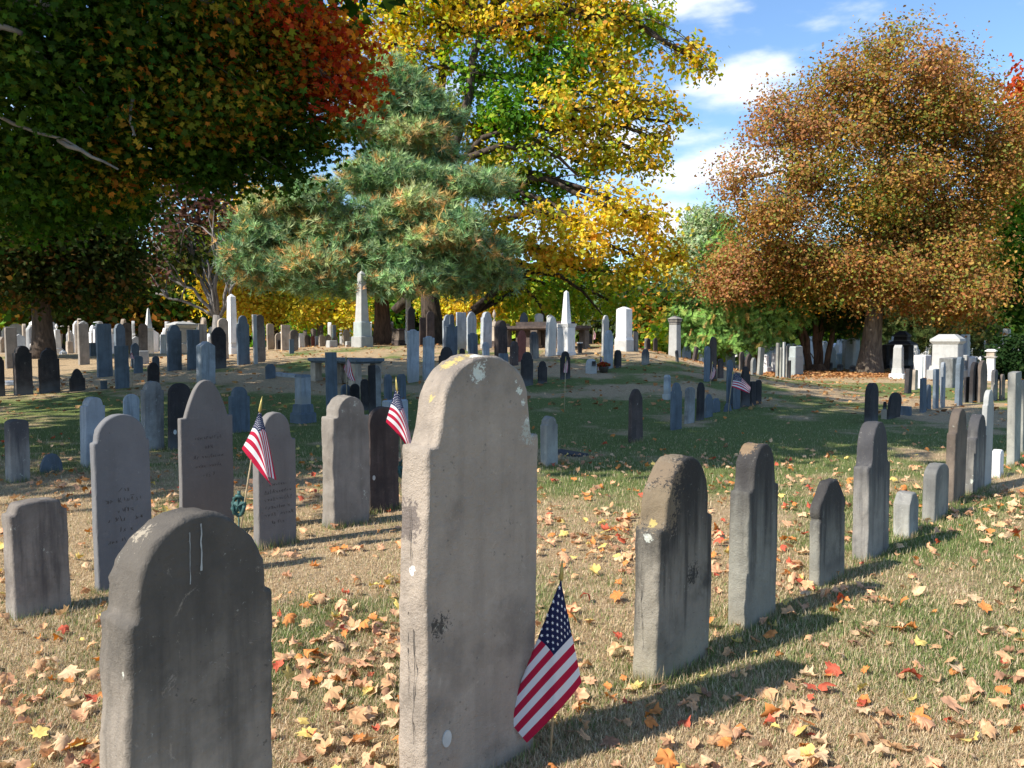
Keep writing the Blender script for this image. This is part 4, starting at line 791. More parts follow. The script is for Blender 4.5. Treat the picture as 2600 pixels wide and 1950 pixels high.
# distant small stones: repeats in two far fields
far = []
rr = random.Random(5)
def farstone(px, D, hgt, wid, k, m_, label, group):
    b_ = at(px, 860, D); me = slab_mesh('headstone', wid, hgt, .16, k, SM[m_], under=.1)
    o = link('headstone', me); o.location = (b_.x, b_.y, gz(b_.x, b_.y)); o.rotation_euler = (0, R(rr.uniform(-3, 3)), math.pi/2-R(rr.choice([ROWYAW, -25, -35, -10]))); tag(o, label, 'headstone', group)
for i in range(88):
    farstone(1735+i*10+rr.uniform(-12, 12), rr.uniform(39, 64), rr.uniform(.8, 1.7), rr.uniform(.4, .75), rr.choice(['flat', 'arch', 'tymp', 'round', 'gable']), rr.choice(['white', 'white', 'granite', 'tan', 'white']), 'small pale stone in the distant field under the right trees', 'distant pale stones at right')
for i in range(70):
    farstone(-10+i*8.5+rr.uniform(-10, 10), rr.uniform(40, 60), rr.uniform(.9, 1.9), rr.uniform(.4, .8), rr.choice(['flat', 'arch', 'tymp', 'round', 'gable']), rr.choice(['white', 'white', 'granite', 'granite', 'tan']), 'small pale stone in the distant field beyond the path at left', 'distant pale stones at left')
for i in range(14):
    farstone(705+i*22+rr.uniform(-9, 9), rr.uniform(40, 52), rr.uniform(.9, 1.5), rr.uniform(.4, .7), rr.choice(['flat', 'arch', 'tymp', 'round']), rr.choice(['white', 'granite', 'brown']), 'pale stone peeping over the crest below the yellow leaves', 'stones just behind the crest')
for i in range(10):
    farstone(1235+i*52+rr.uniform(-9, 9), rr.uniform(42, 56), rr.uniform(1.0, 1.7), rr.uniform(.4, .7), rr.choice(['flat', 'arch', 'round']), rr.choice(['white', 'granite', 'tan']), 'pale stone partly hidden behind the knoll centre', 'stones behind the knoll centre')
# ---------------------------------------------------------------- table tombs
def table_tomb(rg, xc, yb, x0, x1, yt, yk, L, W, legs, mat, label, D=None, yaw=ROWYAW, chest=None):
    px, py = cv(rg, xc, yb); b_ = hit(px, py, D); root = empty('table_tomb', b_, math.pi/2-R(yaw)); tag(root, label, 'tomb')
    zt = ztop(px, cv(rg, 0, yt)[1], b_.y)-b_.z; zk = ztop(px, cv(rg, 0, yk)[1], b_.y)-b_.z
    m = MB(); m.frustum(zk+(zt-zk)*.4, zt, W/2, L/2, W/2, L/2, ch=.012); m.build('slab', mat, root)
    m = MB(); m.frustum(zk, zk+(zt-zk)*.4, W/2-.07, L/2-.07, W/2-.02, L/2-.02); m.build('moulding', mat, root)
    for (lx, ly, lw, ld) in legs:
        m = MB(); m.frustum(-.1, .08, lw*.62, ld*.62, lw*.6, ld*.6, cx=lx*W/2, cy=ly*L/2); m.frustum(.08, zk, lw/2, ld/2, lw/2, ld/2, cx=lx*W/2, cy=ly*L/2, ch=.008); m.build('leg', SM['tan'] if chest is None else chest, root)
    return root
table_tomb('2', 1110, 1050, 0, 0, 843, 885, 1.9, .85, [(-.72, -.8, .2, .2), (.72, -.8, .2, .2), (-.72, .8, .2, .2), (.72, .8, .2, .2), (0, 0, .2, .2), (-.72, 0, .18, .18)], SM['marbled'], 'table tomb with thin slab on short legs in the shaded lawn')
t2 = table_tomb('3', 960, 640, 0, 0, 432, 470, 3.1, 1.3, [(-.8, -.86, .26, .26), (.8, -.86, .26, .26), (-.8, .86, .26, .26), (.8, .86, .26, .26), (-.8, 0, .24, .3), (.8, 0, .24, .3)], SM['darkb'], 'long brown table tomb with moulded lid on red-brown pillars behind the knoll stones', D=29.5, chest=SM['brown'])
m = MB(); m.frustum(-.1, .9, .3, 1.1, .3, 1.1); m.build('inner_wall', SM['darkb'], t2)
# flat plaque and boulder, flower pot
p = hit(*cv('3', 1170, 1540)); o = MB(); o.frustum(-.04, .035, .12, .22, .115, .215, ch=.01); o = o.build('grave_plaque', SM['gray'], None, p); o.rotation_euler = (R(3), 0, math.pi/2-R(ROWYAW)); tag(o, 'flat grey plaque set in the grass beside the light round stone', 'plaque')
p = hit(*cv('2', 645, 1000)); o = MB(); o.frustum(-.04, .06, .28, .5, .27, .49, ch=.01); o = o.build('grave_slab', SM['marble'], None, p); o.rotation_euler = (R(4), R(4), math.pi/2-R(20)); tag(o, 'pale slab lying flat in the shade before the table tomb', 'grave slab')
p = hit(*cv('1', 85, 1062)); o = MB(); o.frustum(-.04, .06, .25, .4, .24, .39, ch=.01); o = o.build('grave_slab', SM['white'], None, p); o.rotation_euler = (0, 0, .3); tag(o, 'small pale slab lying flat by the left edge of the lawn', 'grave slab')
def boulder():
    b_ = hit(*cv('3', 1357, 838)); D0 = b_.y; W = 103*.29532/F*D0; Hh = 123*.29532/F*D0
    root = empty('boulder_marker', b_, 0); tag(root, 'pale rounded boulder with a dark plaque beside the flower pot', 'boulder')
    vs = []; fs = []; nu, nv = 28, 16
    for i in range(nv):
        ph = -.5+(math.pi/2+.5)*i/(nv-1)
        for j in range(nu):
            th = 2*math.pi*j/nu; d = 1+.10*mnoise.noise((math.cos(th)*1.5+3, math.sin(th)*1.5, ph*2))
            c_ = max(math.cos(ph), 0)**.55; vs.append((c_*math.cos(th)*W/2*d, c_*math.sin(th)*W*.36*d, Hh*(.0+math.copysign(abs(math.sin(ph))**.8, math.sin(ph)))*(1 if ph > 0 else .4)))
    for i in range(nv-1):
        for j in range(nu): fs.append((i*nu+j, i*nu+(j+1) % nu, (i+1)*nu+(j+1) % nu, (i+1)*nu+j))
    m = MB(); m.add(vs, fs, True); m.build('boulder', SM['granite'], root)
    m = MB(); m.frustum(Hh*.5, Hh*.84, W*.17, .02, W*.15, .02, cx=W*.2, cy=-W*.33); m.build('plaque', SM['dark'], root)
boulder()
def flowerpot():
    b_ = hit(*cv('3', 1465, 832)); root = empty('flower_pot', b_, 0); tag(root, 'low pot of dark red flowers beside the small flag on the slope', 'flowers')
    m = MB(); m.lathe([(.10, -.02), (.13, .12), (.14, .15), (.12, .15)]); m.build('pot', simple('dark_pot', (.06, .05, .04)), root)
    r_ = np.random.default_rng(3); Q = np.array([(-1, -.6, 0), (1, -.5, .3), (.7, .8, 0), (-.8, .7, .35)]); V = []; Fs = []; C = []
    for i in range(320):
        a = r_.normal(0, 1, 3); a /= np.linalg.norm(a); a[2] = abs(a[2])*.7; c = a*np.array([.2, .17, .17])*(.6+.4*r_.random())+(0, 0, .16)
        rm = np.array(Matrix.Rotation(r_.random()*6, 3, 'Z')@Matrix.Rotation(r_.random()*6, 3, 'X')); V.append((Q*.022)@rm.T+c); Fs.append(np.array([(0, 1, 2), (0, 2, 3)])+4*i)
        C.append(np.tile(np.array([(.35, .03, .02), (.5, .05, .03), (.06, .1, .03), (.45, .16, .04)][r_.integers(0, 4)]), (4, 1)))
    link('flowers', np_mesh('flowers', np.concatenate(V), np.concatenate(Fs), [LEAF], np.concatenate(C)), root)
flowerpot()
# ---------------------------------------------------------------- marks on the near stones
def oval_tag(o, fx, fz, r_=.022):
    m = MB(); n = 20; t_ = o['_t']; x = (fx-.5)*o['_w']; z = fz*o['_h']; y = -t_/2-.003
    vs = [(x+r_*.72*math.cos(2*math.pi*i/n), y, z+r_*math.sin(2*math.pi*i/n)) for i in range(n)]+[(x+r_*.72*math.cos(2*math.pi*i/n), y+.006, z+r_*math.sin(2*math.pi*i/n)) for i in range(n)]
    m.add(vs, [tuple(range(n)), tuple(range(n, 2*n))[::-1]]+[(i, (i+1) % n, n+(i+1) % n, n+i) for i in range(n)]); m.build('oval_tag', TAGM, o)
TAGM = simple('pale_tag', (.5, .52, .5), .5)
oval_tag(oB, .17, .145, .026); oval_tag(o39, .13, .33, .02); oval_tag(o28, .24, .27, .03)
def drip(o, fx, z0, z1, wd):
    vs = []; fs = []; n = 14; t_ = o['_t']; x = (fx-.5)*o['_w']; y = -t_/2-.0015
    for i in range(n):
        z = z0+(z1-z0)*i/(n-1); ww = wd*(.6+.5*abs(mnoise.noise((i*.9, fx*9, 0)))+(.3 if i > n-3 else 0)); xo = x+.003*mnoise.noise((i*.4, fx*5, 2)); vs += [(xo-ww, y, z), (xo+ww, y, z)]
    for i in range(n-1): fs.append((2*i, 2*i+1, 2*i+3, 2*i+2))
    m = MB(); m.add(vs, fs); m.build('white_stain', simple('bird_lime', (.36, .37, .36), .9, 0, .35, 40), o)
hA = oA['_h']; drip(oA, .40, hA-.035, hA-.150, .0011); drip(oA, .475, hA-.02, hA-.125, .0024)
def crack(o, y, z0, z1, wd, seed):
    r_ = random.Random(seed); n = 26; x = -o['_w']/2-.0052; vs = []; yy = y
    for i in range(n):
        z = z0+(z1-z0)*i/(n-1); yy += r_.uniform(-.0035, .0035); ww = wd*r_.uniform(.2, 1.3)*math.sin(math.pi*(i+.3)/(n)); vs += [(x, yy-ww, z), (x, yy+ww, z)]
    m = MB(); m.add(vs, [(2*i, 2*i+2, 2*i+3, 2*i+1) for i in range(n-1)]); m.build('crack', simple('crack_shadow', (.05, .045, .04), 1), o)
crack(oB, .012, .3, .95, .0022, 1); crack(oB, -.018, .1, .62, .0018, 2); crack(oC, .01, .1, .5, .0015, 3)
def lettering(o, rows, seed):
    """worn, illegible carved lines: shallow dark strokes"""
    r_ = random.Random(seed); t_ = o['_t']; w_ = o['_w']; h = o['_h']; m = MB(); y = -t_/2-.0012
    def stroke(x0, z0, x1, z1, wd):
        d = Vector((x1-x0, z1-z0)); L_ = max(d.length, 1e-5); n_ = Vector((-d.y, d.x))/L_*wd; m.add([(x0-n_.x, y, z0-n_.y), (x0+n_.x, y, z0+n_.y), (x1+n_.x, y, z1+n_.y), (x1-n_.x, y, z1-n_.y)], [(0, 1, 2, 3)])
    for (fz, fw, s) in rows:
        x = -w_*fw/2; z = fz*h
        while x < w_*fw/2:
            if r_.random() < .16: x += s*.6; continue
            lw = s*r_.uniform(.35, .75); hh = s*(1.0 if r_.random() < .3 else .62)
            for q in range(r_.choice([1, 2, 2, 3])):
                stroke(x+lw*r_.random(), z+hh*r_.random()*.3, x+lw*r_.random(), z+hh*r_.uniform(.7, 1), s*.05)
            if r_.random() < .6: stroke(x, z+hh*r_.choice([0, .5, 1]), x+lw, z+hh*r_.choice([0, .5, 1]), s*.04)
            x += lw+s*.18
    m.build('worn_lettering', simple('lettering_shadow', (.085, .075, .07), .95, 0, .2, 30), o)
lettering(o37, [(.455, .45, .026), (.40, .7, .03), (.345, .72, .028), (.285, .66, .028), (.23, .72, .028), (.17, .34, .026)], 4)
lettering(o30, [(.56, .2, .03), (.50, .66, .034), (.44, .25, .03), (.39, .62, .034), (.33, .2, .03), (.27, .62, .03), (.21, .25, .024)], 8)
lettering(o31, [(.62, .5, .03), (.56, .12, .03), (.5, .55, .03), (.44, .5, .03), (.38, .2, .03)], 12)
# ---------------------------------------------------------------- flags
def flag_mat():
    m, nt, b = newmat('flag_cloth'); uv = nt.nodes.new('ShaderNodeUVMap'); uv.uv_map = 'UVMap'; s = nt.nodes.new('ShaderNodeSeparateXYZ'); lnk(nt, uv.outputs[0], s.inputs[0])
    v = mth(nt, 'MULTIPLY', s.outputs[1], 13.0); odd = mth(nt, 'FLOORED_MODULO', mth(nt, 'FLOOR', v), 2.0)
    col = mixc(nt, odd, (.48, .012, .05), (.74, .74, .76))
    can = mth(nt, 'MULTIPLY', mth(nt, 'LESS_THAN', s.outputs[0], .4), mth(nt, 'LESS_THAN', v, 7.0))
    col = mixc(nt, can, col, (.012, .018, .07)); lnk(nt, col, b.inputs['Base Color']); b.inputs['Roughness'].default_value = .7
    t = nt.nodes.new('ShaderNodeBsdfTranslucent'); lnk(nt, col, t.inputs[0]); ms = nt.nodes.new('ShaderNodeMixShader'); ms.inputs[0].default_value = .28
    lnk(nt, b.outputs[0], ms.inputs[1]); lnk(nt, t.outputs[0], ms.inputs[2]); lnk(nt, ms.outputs[0], nt.nodes['Material Output'].inputs[0]); return m
FLAGM = flag_mat(); STARM = simple('flag_star_white', (.78, .78, .8), .7); STICK = simple('pine_stick', (.42, .33, .2), .6, 0, .2, 60); GOLD = simple('gilt_finial', (.42, .33, .1), .4, .3); GREENM = simple('verdigris_bronze', (.035, .09, .085), .6, .3, .5, 30)
def quad3(nodes, t):
    a, b_, c = nodes; return ((t-b_)*(t-c)/((a-b_)*(a-c)), (t-a)*(t-c)/((b_-a)*(b_-c)), (t-a)*(t-b_)/((c-a)*(c-b_)))
def flag(rg, base, tip, ctrl, doff, label, D=None, rad=.004, Wf=None, stars=True, un=(0, .4, 1), vn=(0, .54, 1), ripple=.0, group=None, lin=False, nu=36, nv=27, scale_ripple=1, extra=None):
    """base/tip of the stick and a 3x3 net of cloth points [v][u] with their depth offsets in metres"""
    bx, by = cv(rg, *base); tx, ty = cv(rg, *tip); g = hit(bx, by, D); D0 = g.y; P0 = g; P1 = at(tx, ty, D0)
    root = empty('flag', g); tag(root, label, 'flag', group)
    m = MB(); fin = P0.lerp(P1, .90); m.tube([P0-g-Vector((0, 0, .05)), P0.lerp(P1, .5)-g, fin-g], [rad, rad, rad], 8); m.build('stick', STICK, root)
    m = MB(); d = (P1-fin); m.tube([fin-g-d*.02, fin-g+d*.1, fin-g+d*.45, P1-g], [rad*1.1, rad*1.9, rad*1.5, rad*.25], 8); m.build('finial', GOLD, root)
    def W(u, v):
        if lin:
            def hat(n, t):
                if t <= n[1]: k = (t-n[0])/(n[1]-n[0]); return (1-k, k, 0)
                k = (t-n[1])/(n[2]-n[1]); return (0, 1-k, k)
            a = hat(un, u); b_ = hat(vn, v)
            q = quad3(un, u); r_ = quad3(vn, v); a = [x*.65+y*.35 for x, y in zip(a, q)]; b_ = [x*.65+y*.35 for x, y in zip(b_, r_)]
        else: a = quad3(un, u); b_ = quad3(vn, v)
        x = y = dd = 0
        for i in range(3):
            for j in range(3):
                k = a[i]*b_[j]; x += ctrl[j][i][0]*k; y += ctrl[j][i][1]*k; dd += doff[j][i]*k
        if Wf: x, y, dd = Wf(u, v)
        dd += ripple*math.sin(u*9+v*4)*u
        X, Y = cv(rg, x, y); return at(X, Y, D0+dd)-g
    vs = [W(i/nu, j/nv) for j in range(nv+1) for i in range(nu+1)]; fs = []; uvs = []
    for j in range(nv):
        for i in range(nu):
            q = (j*(nu+1)+i, j*(nu+1)+i+1, (j+1)*(nu+1)+i+1, (j+1)*(nu+1)+i); fs.append(q); uvs += [((k % (nu+1))/nu, (k//(nu+1))/nv) for k in q]
    m = MB(); m.add(vs, fs, True); nbase = len(fs)
    if stars:
        for row in range(9):
            for c in range(6 if row % 2 == 0 else 5):
                cu = (.4/12)*(1+2*c+(row % 2)); cvv = (7/13)*(row+1)/10; rr_ = .0145
                for side in (-1, 1):
                    pts = []
                    for k in range(10):
                        a = math.pi/2+k*math.pi/5 + extra_rot(label); q = (1 if k % 2 == 0 else .42)*rr_*1.55
                        pts.append((cu+q*math.cos(a)/1.5*1.0, cvv-q*math.sin(a)))
                    w0 = [W(*p_) for p_ in pts]; n_ = (w0[2]-w0[0]).cross(w0[5]-w0[0]); n_ = n_.normalized()*.0012*side if n_.length > 1e-9 else Vector((0, 0, 0))
                    ce = W(cu, cvv)+n_; ws = [p_+n_ for p_ in w0]; m.add([ce]+ws, [(0, 1+k, 1+(k+1) % 10) for k in range(10)], False, 1)
    me = m.mesh('cloth', [FLAGM, STARM]); ul = me.uv_layers.new(name='UVMap')
    arr = np.zeros(len(me.loops)*2, np.float32); arr[:len(uvs)*2] = np.array(uvs, np.float32).ravel(); ul.data.foreach_set('uv', arr)
    link('cloth', me, root); return root
def extra_rot(label): return R(-45) if 'nearest' in label else 0
RG['f'] = (.31944, 1270, 1400)
def near_fold(u, v):
    fl = .62*u; hid = v < fl; vv = v if not hid else min(fl+(fl-v)*.55, .99); t = (vv-fl)/(1-fl)
    def colm(nodes, pts):
        a = quad3(nodes, t); return (sum(a[i]*pts[i][0] for i in range(3)), sum(a[i]*pts[i][1] for i in range(3)))
    c0 = colm((0, .54, 1), [(480, 222), (572, 670), (648, 1040)]); c1 = colm((0, .386, 1), [(295, 690), (425, 825), (528, 1195)]); c2 = colm((0, .5, 1), [(50, 1325), (128, 1420), (212, 1522)])
    b_ = quad3((0, .4, 1), u); x = c0[0]*b_[0]+c1[0]*b_[1]+c2[0]*b_[2]; y = c0[1]*b_[0]+c1[1]*b_[1]+c2[1]*b_[2]
    dd = -.012-.02*math.exp(-((x-440)/60)**2) + (0 if not hid else .012+.03*(fl-v)) + .02*(1-min(1, t*6))*u
    return x, y, dd
flag('f', (392, 1655), (494, 68), [[(480, 222), (295, 690), (50, 1325)], [(572, 668), (425, 825), (118, 1425)], [(652, 1040), (528, 1205), (212, 1522)]],
     [[-.01, -.03, -.02], [-.01, -.045, -.035], [.02, -.02, -.01]], 'nearest small US flag hanging from a stick beside the tallest centre slab', rad=.0042, ripple=.002, Wf=near_fold, nu=40, nv=39)
RG['g'] = (.25907, 580, 990)
flag('g', (60, 1330), (332, 60), [[(305, 165), (372, 425), (470, 885)], [(235, 375), (302, 438), (385, 860)], [(130, 575), (262, 745), (430, 945)]],
     [[0, .02, .02], [-.01, -.03, -.01], [.02, -.01, .01]], 'leaning US flag on a stick in front of the brown lettered slate', D=5.3, rad=.0055, ripple=.012)
RG['h'] = (.21090, 940, 940)
flag('h', (435, 1655), (310, 80), [[(318, 170), (405, 465), (500, 865)], [(250, 408), (362, 515), (478, 900)], [(188, 622), (322, 760), (450, 943)]],
     [[0, .02, .02], [-.01, -.035, -.01], [.02, -.01, .01]], 'upright US flag on a stick right of the dark reddish slab', D=6.5, rad=.0055, ripple=.012)
flag('b', (700, 1145), (768, 655), [[(795, 685), (872, 755), (978, 872)], [(765, 785), (860, 806), (970, 905)], [(748, 862), (830, 892), (960, 945)]], [[0, .02, -.02], [0, .03, 0], [0, -.02, .02]], 'US flag waving out to the right over the shaded row of stones', D=15.0, rad=.006, ripple=.02, nu=24, nv=18)
flag('3', (1412, 815), (1437, 668), [[(1437, 690), (1430, 740), (1410, 810)], [(1448, 705), (1440, 760), (1425, 808)], [(1465, 750), (1462, 780), (1445, 800)]], [[0, .03, .0]]*3, 'small US flag by the pale boulder and flower pot', D=22.5, rad=.006, nu=18, nv=13, stars=True)
flag('3', (1128, 850), (1140, 690), [[(1140, 705), (1132, 750), (1120, 830)], [(1150, 720), (1142, 770), (1135, 835)], [(1160, 760), (1158, 790), (1150, 835)]], [[0, .03, .0]]*3, 'US flag drooping against the dark stone in the shade', D=15.6, rad=.006, nu=18, nv=13)
flag('2', (1120, 1120), (1112, 800), [[(1112, 830), (1108, 880), (1090, 920)], [(1128, 850), (1120, 930), (1140, 1020)], [(1150, 885), (1165, 960), (1195, 1038)]], [[0, .03, .0]]*3, 'US flag hanging in front of the table tomb', D=15.0, rad=.006, nu=18, nv=13)
flag('3', (215, 820), (220, 612), [[(220, 640), (215, 690), (165, 800)], [(224, 670), (222, 720), (195, 810)], [(228, 720), (228, 750), (225, 800)]], [[0, .03, .0]]*3, 'US flag at the left shoulder of the lichened centre slab', D=13.5, rad=.006, nu=18, nv=13)
flag('3', (302, 800), (295, 655), [[(295, 668), (285, 690), (280, 740)], [(302, 680), (300, 700), (296, 750)], [(312, 700), (312, 720), (310, 745)]], [[0, .03, .0]]*3, 'scrap of a US flag just above the lichened head of the centre slab', D=16.5, rad=.005, nu=12, nv=9)
flag('b', (487, 820), (520, 555), [[(520, 590), (505, 650), (482, 765)], [(535, 620), (522, 690), (498, 775)], [(553, 670), (545, 720), (515, 770)]], [[0, .03, .0]]*3, 'US flag drooping against the tall brown pointed stone', D=19.5, rad=.007, nu=18, nv=13)
flag('3', (1372, 600), (1378, 450), [[(1378, 465), (1376, 500), (1370, 545)], [(1385, 475), (1384, 510), (1380, 548)], [(1396, 500), (1396, 520), (1392, 545)]], [[0, .03, .0]]*3, 'distant tiny US flag beside the dark round crest stone', D=31.5, rad=.007, nu=12, nv=9, stars=False)
flag('3', (1282, 590), (1295, 490), [[(1295, 495), (1290, 515), (1280, 545)], [(1300, 505), (1298, 520), (1290, 548)], [(1308, 520), (1306, 530), (1302, 545)]], [[0, .03, .0]]*3, 'distant tiny US flag at the right end of the long brown tomb', D=31, rad=.007, nu=12, nv=9, stars=False)
flag('1', (1138, 900), (1105, 770), [[(1112, 790), (1116, 810), (1122, 850)], [(1122, 795), (1128, 820), (1132, 852)], [(1135, 800), (1145, 825), (1154, 850)]], [[0, .03, .0]]*3, 'little US flag against the small blue pointed stone at left', D=19.5, rad=.006, nu=12, nv=9)
def grave_marker(rg, x, y0, y1, yb, D, label, wd):
    """bronze veteran marker: star inside a wreath on a rod"""
    cx_, c0 = cv(rg, x, (y0+y1)/2); g = hit(*cv(rg, x, yb), D); c = at(cx_, c0, g.y)-g; s = RG[rg][0]; r_ = (y1-y0)*s/F*g.y/2
    root = empty('grave_marker', g); tag(root, label, 'grave marker')
    m = MB(); ring = [c+Vector((r_*.72*wd*math.cos(a), .1*r_*math.sin(a*3), r_*.78*math.sin(a))) for a in np.linspace(0, 2*math.pi, 25)]; m.tube(ring, [r_*.16*(1+.3*math.sin(i*3)) for i in range(25)], 6); m.build('wreath', GREENM, root)
    m = MB(); pts = [(c.x+wd*r_*(1.0 if k % 2 == 0 else .42)*math.cos(math.pi/2+k*math.pi/5), c.z+r_*(1.0 if k % 2 == 0 else .42)*math.sin(math.pi/2+k*math.pi/5)) for k in range(10)]
    vs = [(c.x, c.y-.02, c.z)]+[(x_, c.y-.004, z_) for x_, z_ in pts]+[(c.x, c.y+.02, c.z)]+[(x_, c.y+.004, z_) for x_, z_ in pts]
    m.add(vs, [(0, 1+(k+1) % 10, 1+k) for k in range(10)]+[(11, 12+k, 12+(k+1) % 10) for k in range(10)]+[(1+k, 1+(k+1) % 10, 12+(k+1) % 10, 12+k) for k in range(10)]); m.build('star', GREENM, root)
    m = MB(); m.tube([(c.x*.3, 0, -.05), (c.x, c.y, c.z-r_*.7)], [.005, .005]); m.build('rod', GREENM, root)
    m = MB(); m.tube([(c.x, c.y+.012, c.z+r_*.3), (c.x, c.y+.012, c.z+r_*1.15)], [.011, .012]); m.build('flag_socket', GREENM, root)
grave_marker('g', 100, 1010, 1260, 1560, 5.3, 'green bronze star marker at the foot of the leaning flag', .62)
grave_marker('h', 405, 1060, 1330, 1655, 6.5, 'green bronze star marker holding the upright flag beside the centre slab', .55)
# ---------------------------------------------------------------- trees
def frames(n, nrm, r_):
    """random rotation frames whose z axis is nrm"""
    nrm = nrm/np.linalg.norm(nrm, axis=1, keepdims=True); a = r_.normal(0, 1, (n, 3)); u = a-nrm*np.sum(a*nrm, 1, keepdims=True); u /= np.linalg.norm(u, axis=1, keepdims=True)+1e-9
    return np.stack([u, np.cross(nrm, u), nrm], 1)        # rows: axes
def stamp(T, Fc, cen, fr, size, cols):
    k = len(T); n = len(cen); V = np.einsum('kj,njd->nkd', T, fr)*size[:, None, None]+cen[:, None, :]
    return V.reshape(-1, 3), (Fc[None]+(np.arange(n)*k)[:, None, None]).reshape(-1, Fc.shape[1]), np.repeat(cols, k, 0)
LEAFQ = (np.array([(0, -.6, 0), (.42, 0, .10), (0, .6, 0), (-.42, 0, .10)]), np.array([(0, 1, 2), (0, 2, 3)]))
_a = [(0, 0, .0)]+[(.6*q*math.cos(R(a)), .6*q*math.sin(R(a)), -.16*q*q) for a, q in [(90, 1.0), (68, .50), (38, .88), (14, .44), (-12, .66), (-55, .40), (-90, .22), (-125, .42), (-168, .64), (166, .44), (140, .90), (112, .50)]]
LEAFS = (np.array(_a), np.array([(0, 1+k, 1+(k+1) % 12) for k in range(12)]))
def tuft_template(seed=1, n=13):
    r_ = np.random.default_rng(seed); V = []; Fc = []
    for i in range(n):
        d = r_.normal(0, 1, 3); d[2] = abs(d[2])*1.3+.25; d /= np.linalg.norm(d); s = np.cross(d, (0, 0, 1)); s /= np.linalg.norm(s)+1e-9; s *= .045
        V += [-s, s, d*(.7+.4*r_.random())]; Fc.append((3*i, 3*i+1, 3*i+2))
    return np.array(V), np.array(Fc)
TUFT = tuft_template()
_b = []
for i in range(7):
    y = -.5+i*.17; _b += [(0, y, 0), (.34*(1-.1*i), y+.3, .04*(-1)**i), (.02, y+.17, 0), (0, y, 0), (-.34*(1-.1*i), y+.3, -.04*(-1)**i), (-.02, y+.17, 0)]
SPRAY = (np.array(_b), np.array([(3*i, 3*i+1, 3*i+2) for i in range(14)]))
def crown_mesh(lobes, nclump, per, cr, size, tmpl, r_, shell=3.0, flat=.6, droop=.0, up=.6, out=.85, rnd=.65, mono=.7, cut=None, valj=.25):
    """lobes: (centre, radii, weight, palette); returns mesh arrays and sampled twig ends"""
    wts = np.array([l[2] for l in lobes], float); wts /= wts.sum(); cnt = r_.multinomial(nclump, wts); VV, FF, CC = [], [], []; base = 0; ends = []
    for l, n in zip(lobes, cnt):
        if n == 0: continue
        c, rad, _, pal = l[:4]; c = np.array(c, float); rad = np.array(rad if hasattr(rad, '__len__') else (rad,)*3, float)
        d = r_.normal(0, 1, (n, 3)); d /= np.linalg.norm(d, axis=1, keepdims=True); rr_ = r_.random(n)**(1/shell)
        lump = 1+.22*np.sin(d[:, 0]*5+c[0])*np.sin(d[:, 2]*6+c[2]*1.3)+.14*np.sin(d[:, 1]*9+d[:, 0]*7)
        pos = c+d*rad*(rr_*lump)[:, None]; ends.append(pos)
        pc = np.array([p[0] for p in pal]); pp = np.array([p[1] for p in pal], float); pp /= pp.sum()
        ck = r_.choice(len(pal), n, p=pp); csz = r_.uniform(.6, 1.4, n)
        m = per; off = np.clip(r_.normal(0, 1, (n, m, 3)), -1.75, 1.75)*cr*csz[:, None, None]; off[:, :, 2] *= flat; off[:, :, 2] -= droop*np.abs(r_.normal(0, 1, (n, m)))*cr
        P = (pos[:, None, :]+off).reshape(-1, 3)
        nm = (r_.normal(0, 1, (n*m, 3))*rnd + np.repeat(d*np.array([1, 1, .6]), m, 0)*out + np.array([0, 0, up]))
        fr = frames(n*m, nm, r_); lk = np.where(r_.random(n*m) < mono, np.repeat(ck, m), r_.choice(len(pal), n*m, p=pp))
        col = pc[lk]*(1-valj+2*valj*r_.random((n*m, 1)))*(1+.12*r_.normal(0, 1, (n*m, 3)).clip(-1, 1)); sz = size*r_.uniform(.65, 1.3, n*m)
        if cut is not None:
            k_ = cut(P); P, fr, col, sz = P[k_], fr[k_], col[k_], sz[k_]
        V, Fc, C = stamp(tmpl[0], tmpl[1], P, fr, sz, col); VV.append(V); FF.append(Fc+base); CC.append(np.clip(C, .004, .9)); base += len(V)
    return np.concatenate(VV), np.concatenate(FF), np.concatenate(CC), ends
def limb(m, p0, p1, r0, r1, r_, bend=.15, seg=7, n=7, sag=.1):
    p0, p1 = Vector(p0), Vector(p1); L = (p1-p0).length; d = (p1-p0)/max(L, 1e-6); o1 = Vector(r_.normal(0, 1, 3)); o1 -= d*o1.dot(d); o1 = o1.normalized()*L*bend*.6
    path = []
    for i in range(n):
        t = i/(n-1); q = p0.lerp(p1, t)+o1*math.sin(t*math.pi)*.6+Vector(tuple(r_.normal(0, 1, 3)))*L*.018*(0 < i < n-1); q.z += -sag*L*math.sin(t*math.pi)*.5+.14*L*math.sin(t*math.pi); path.append(q)
    m.tube(path, [r0+(r1-r0)*(i/(n-1))**.8 for i in range(n)], seg); return path
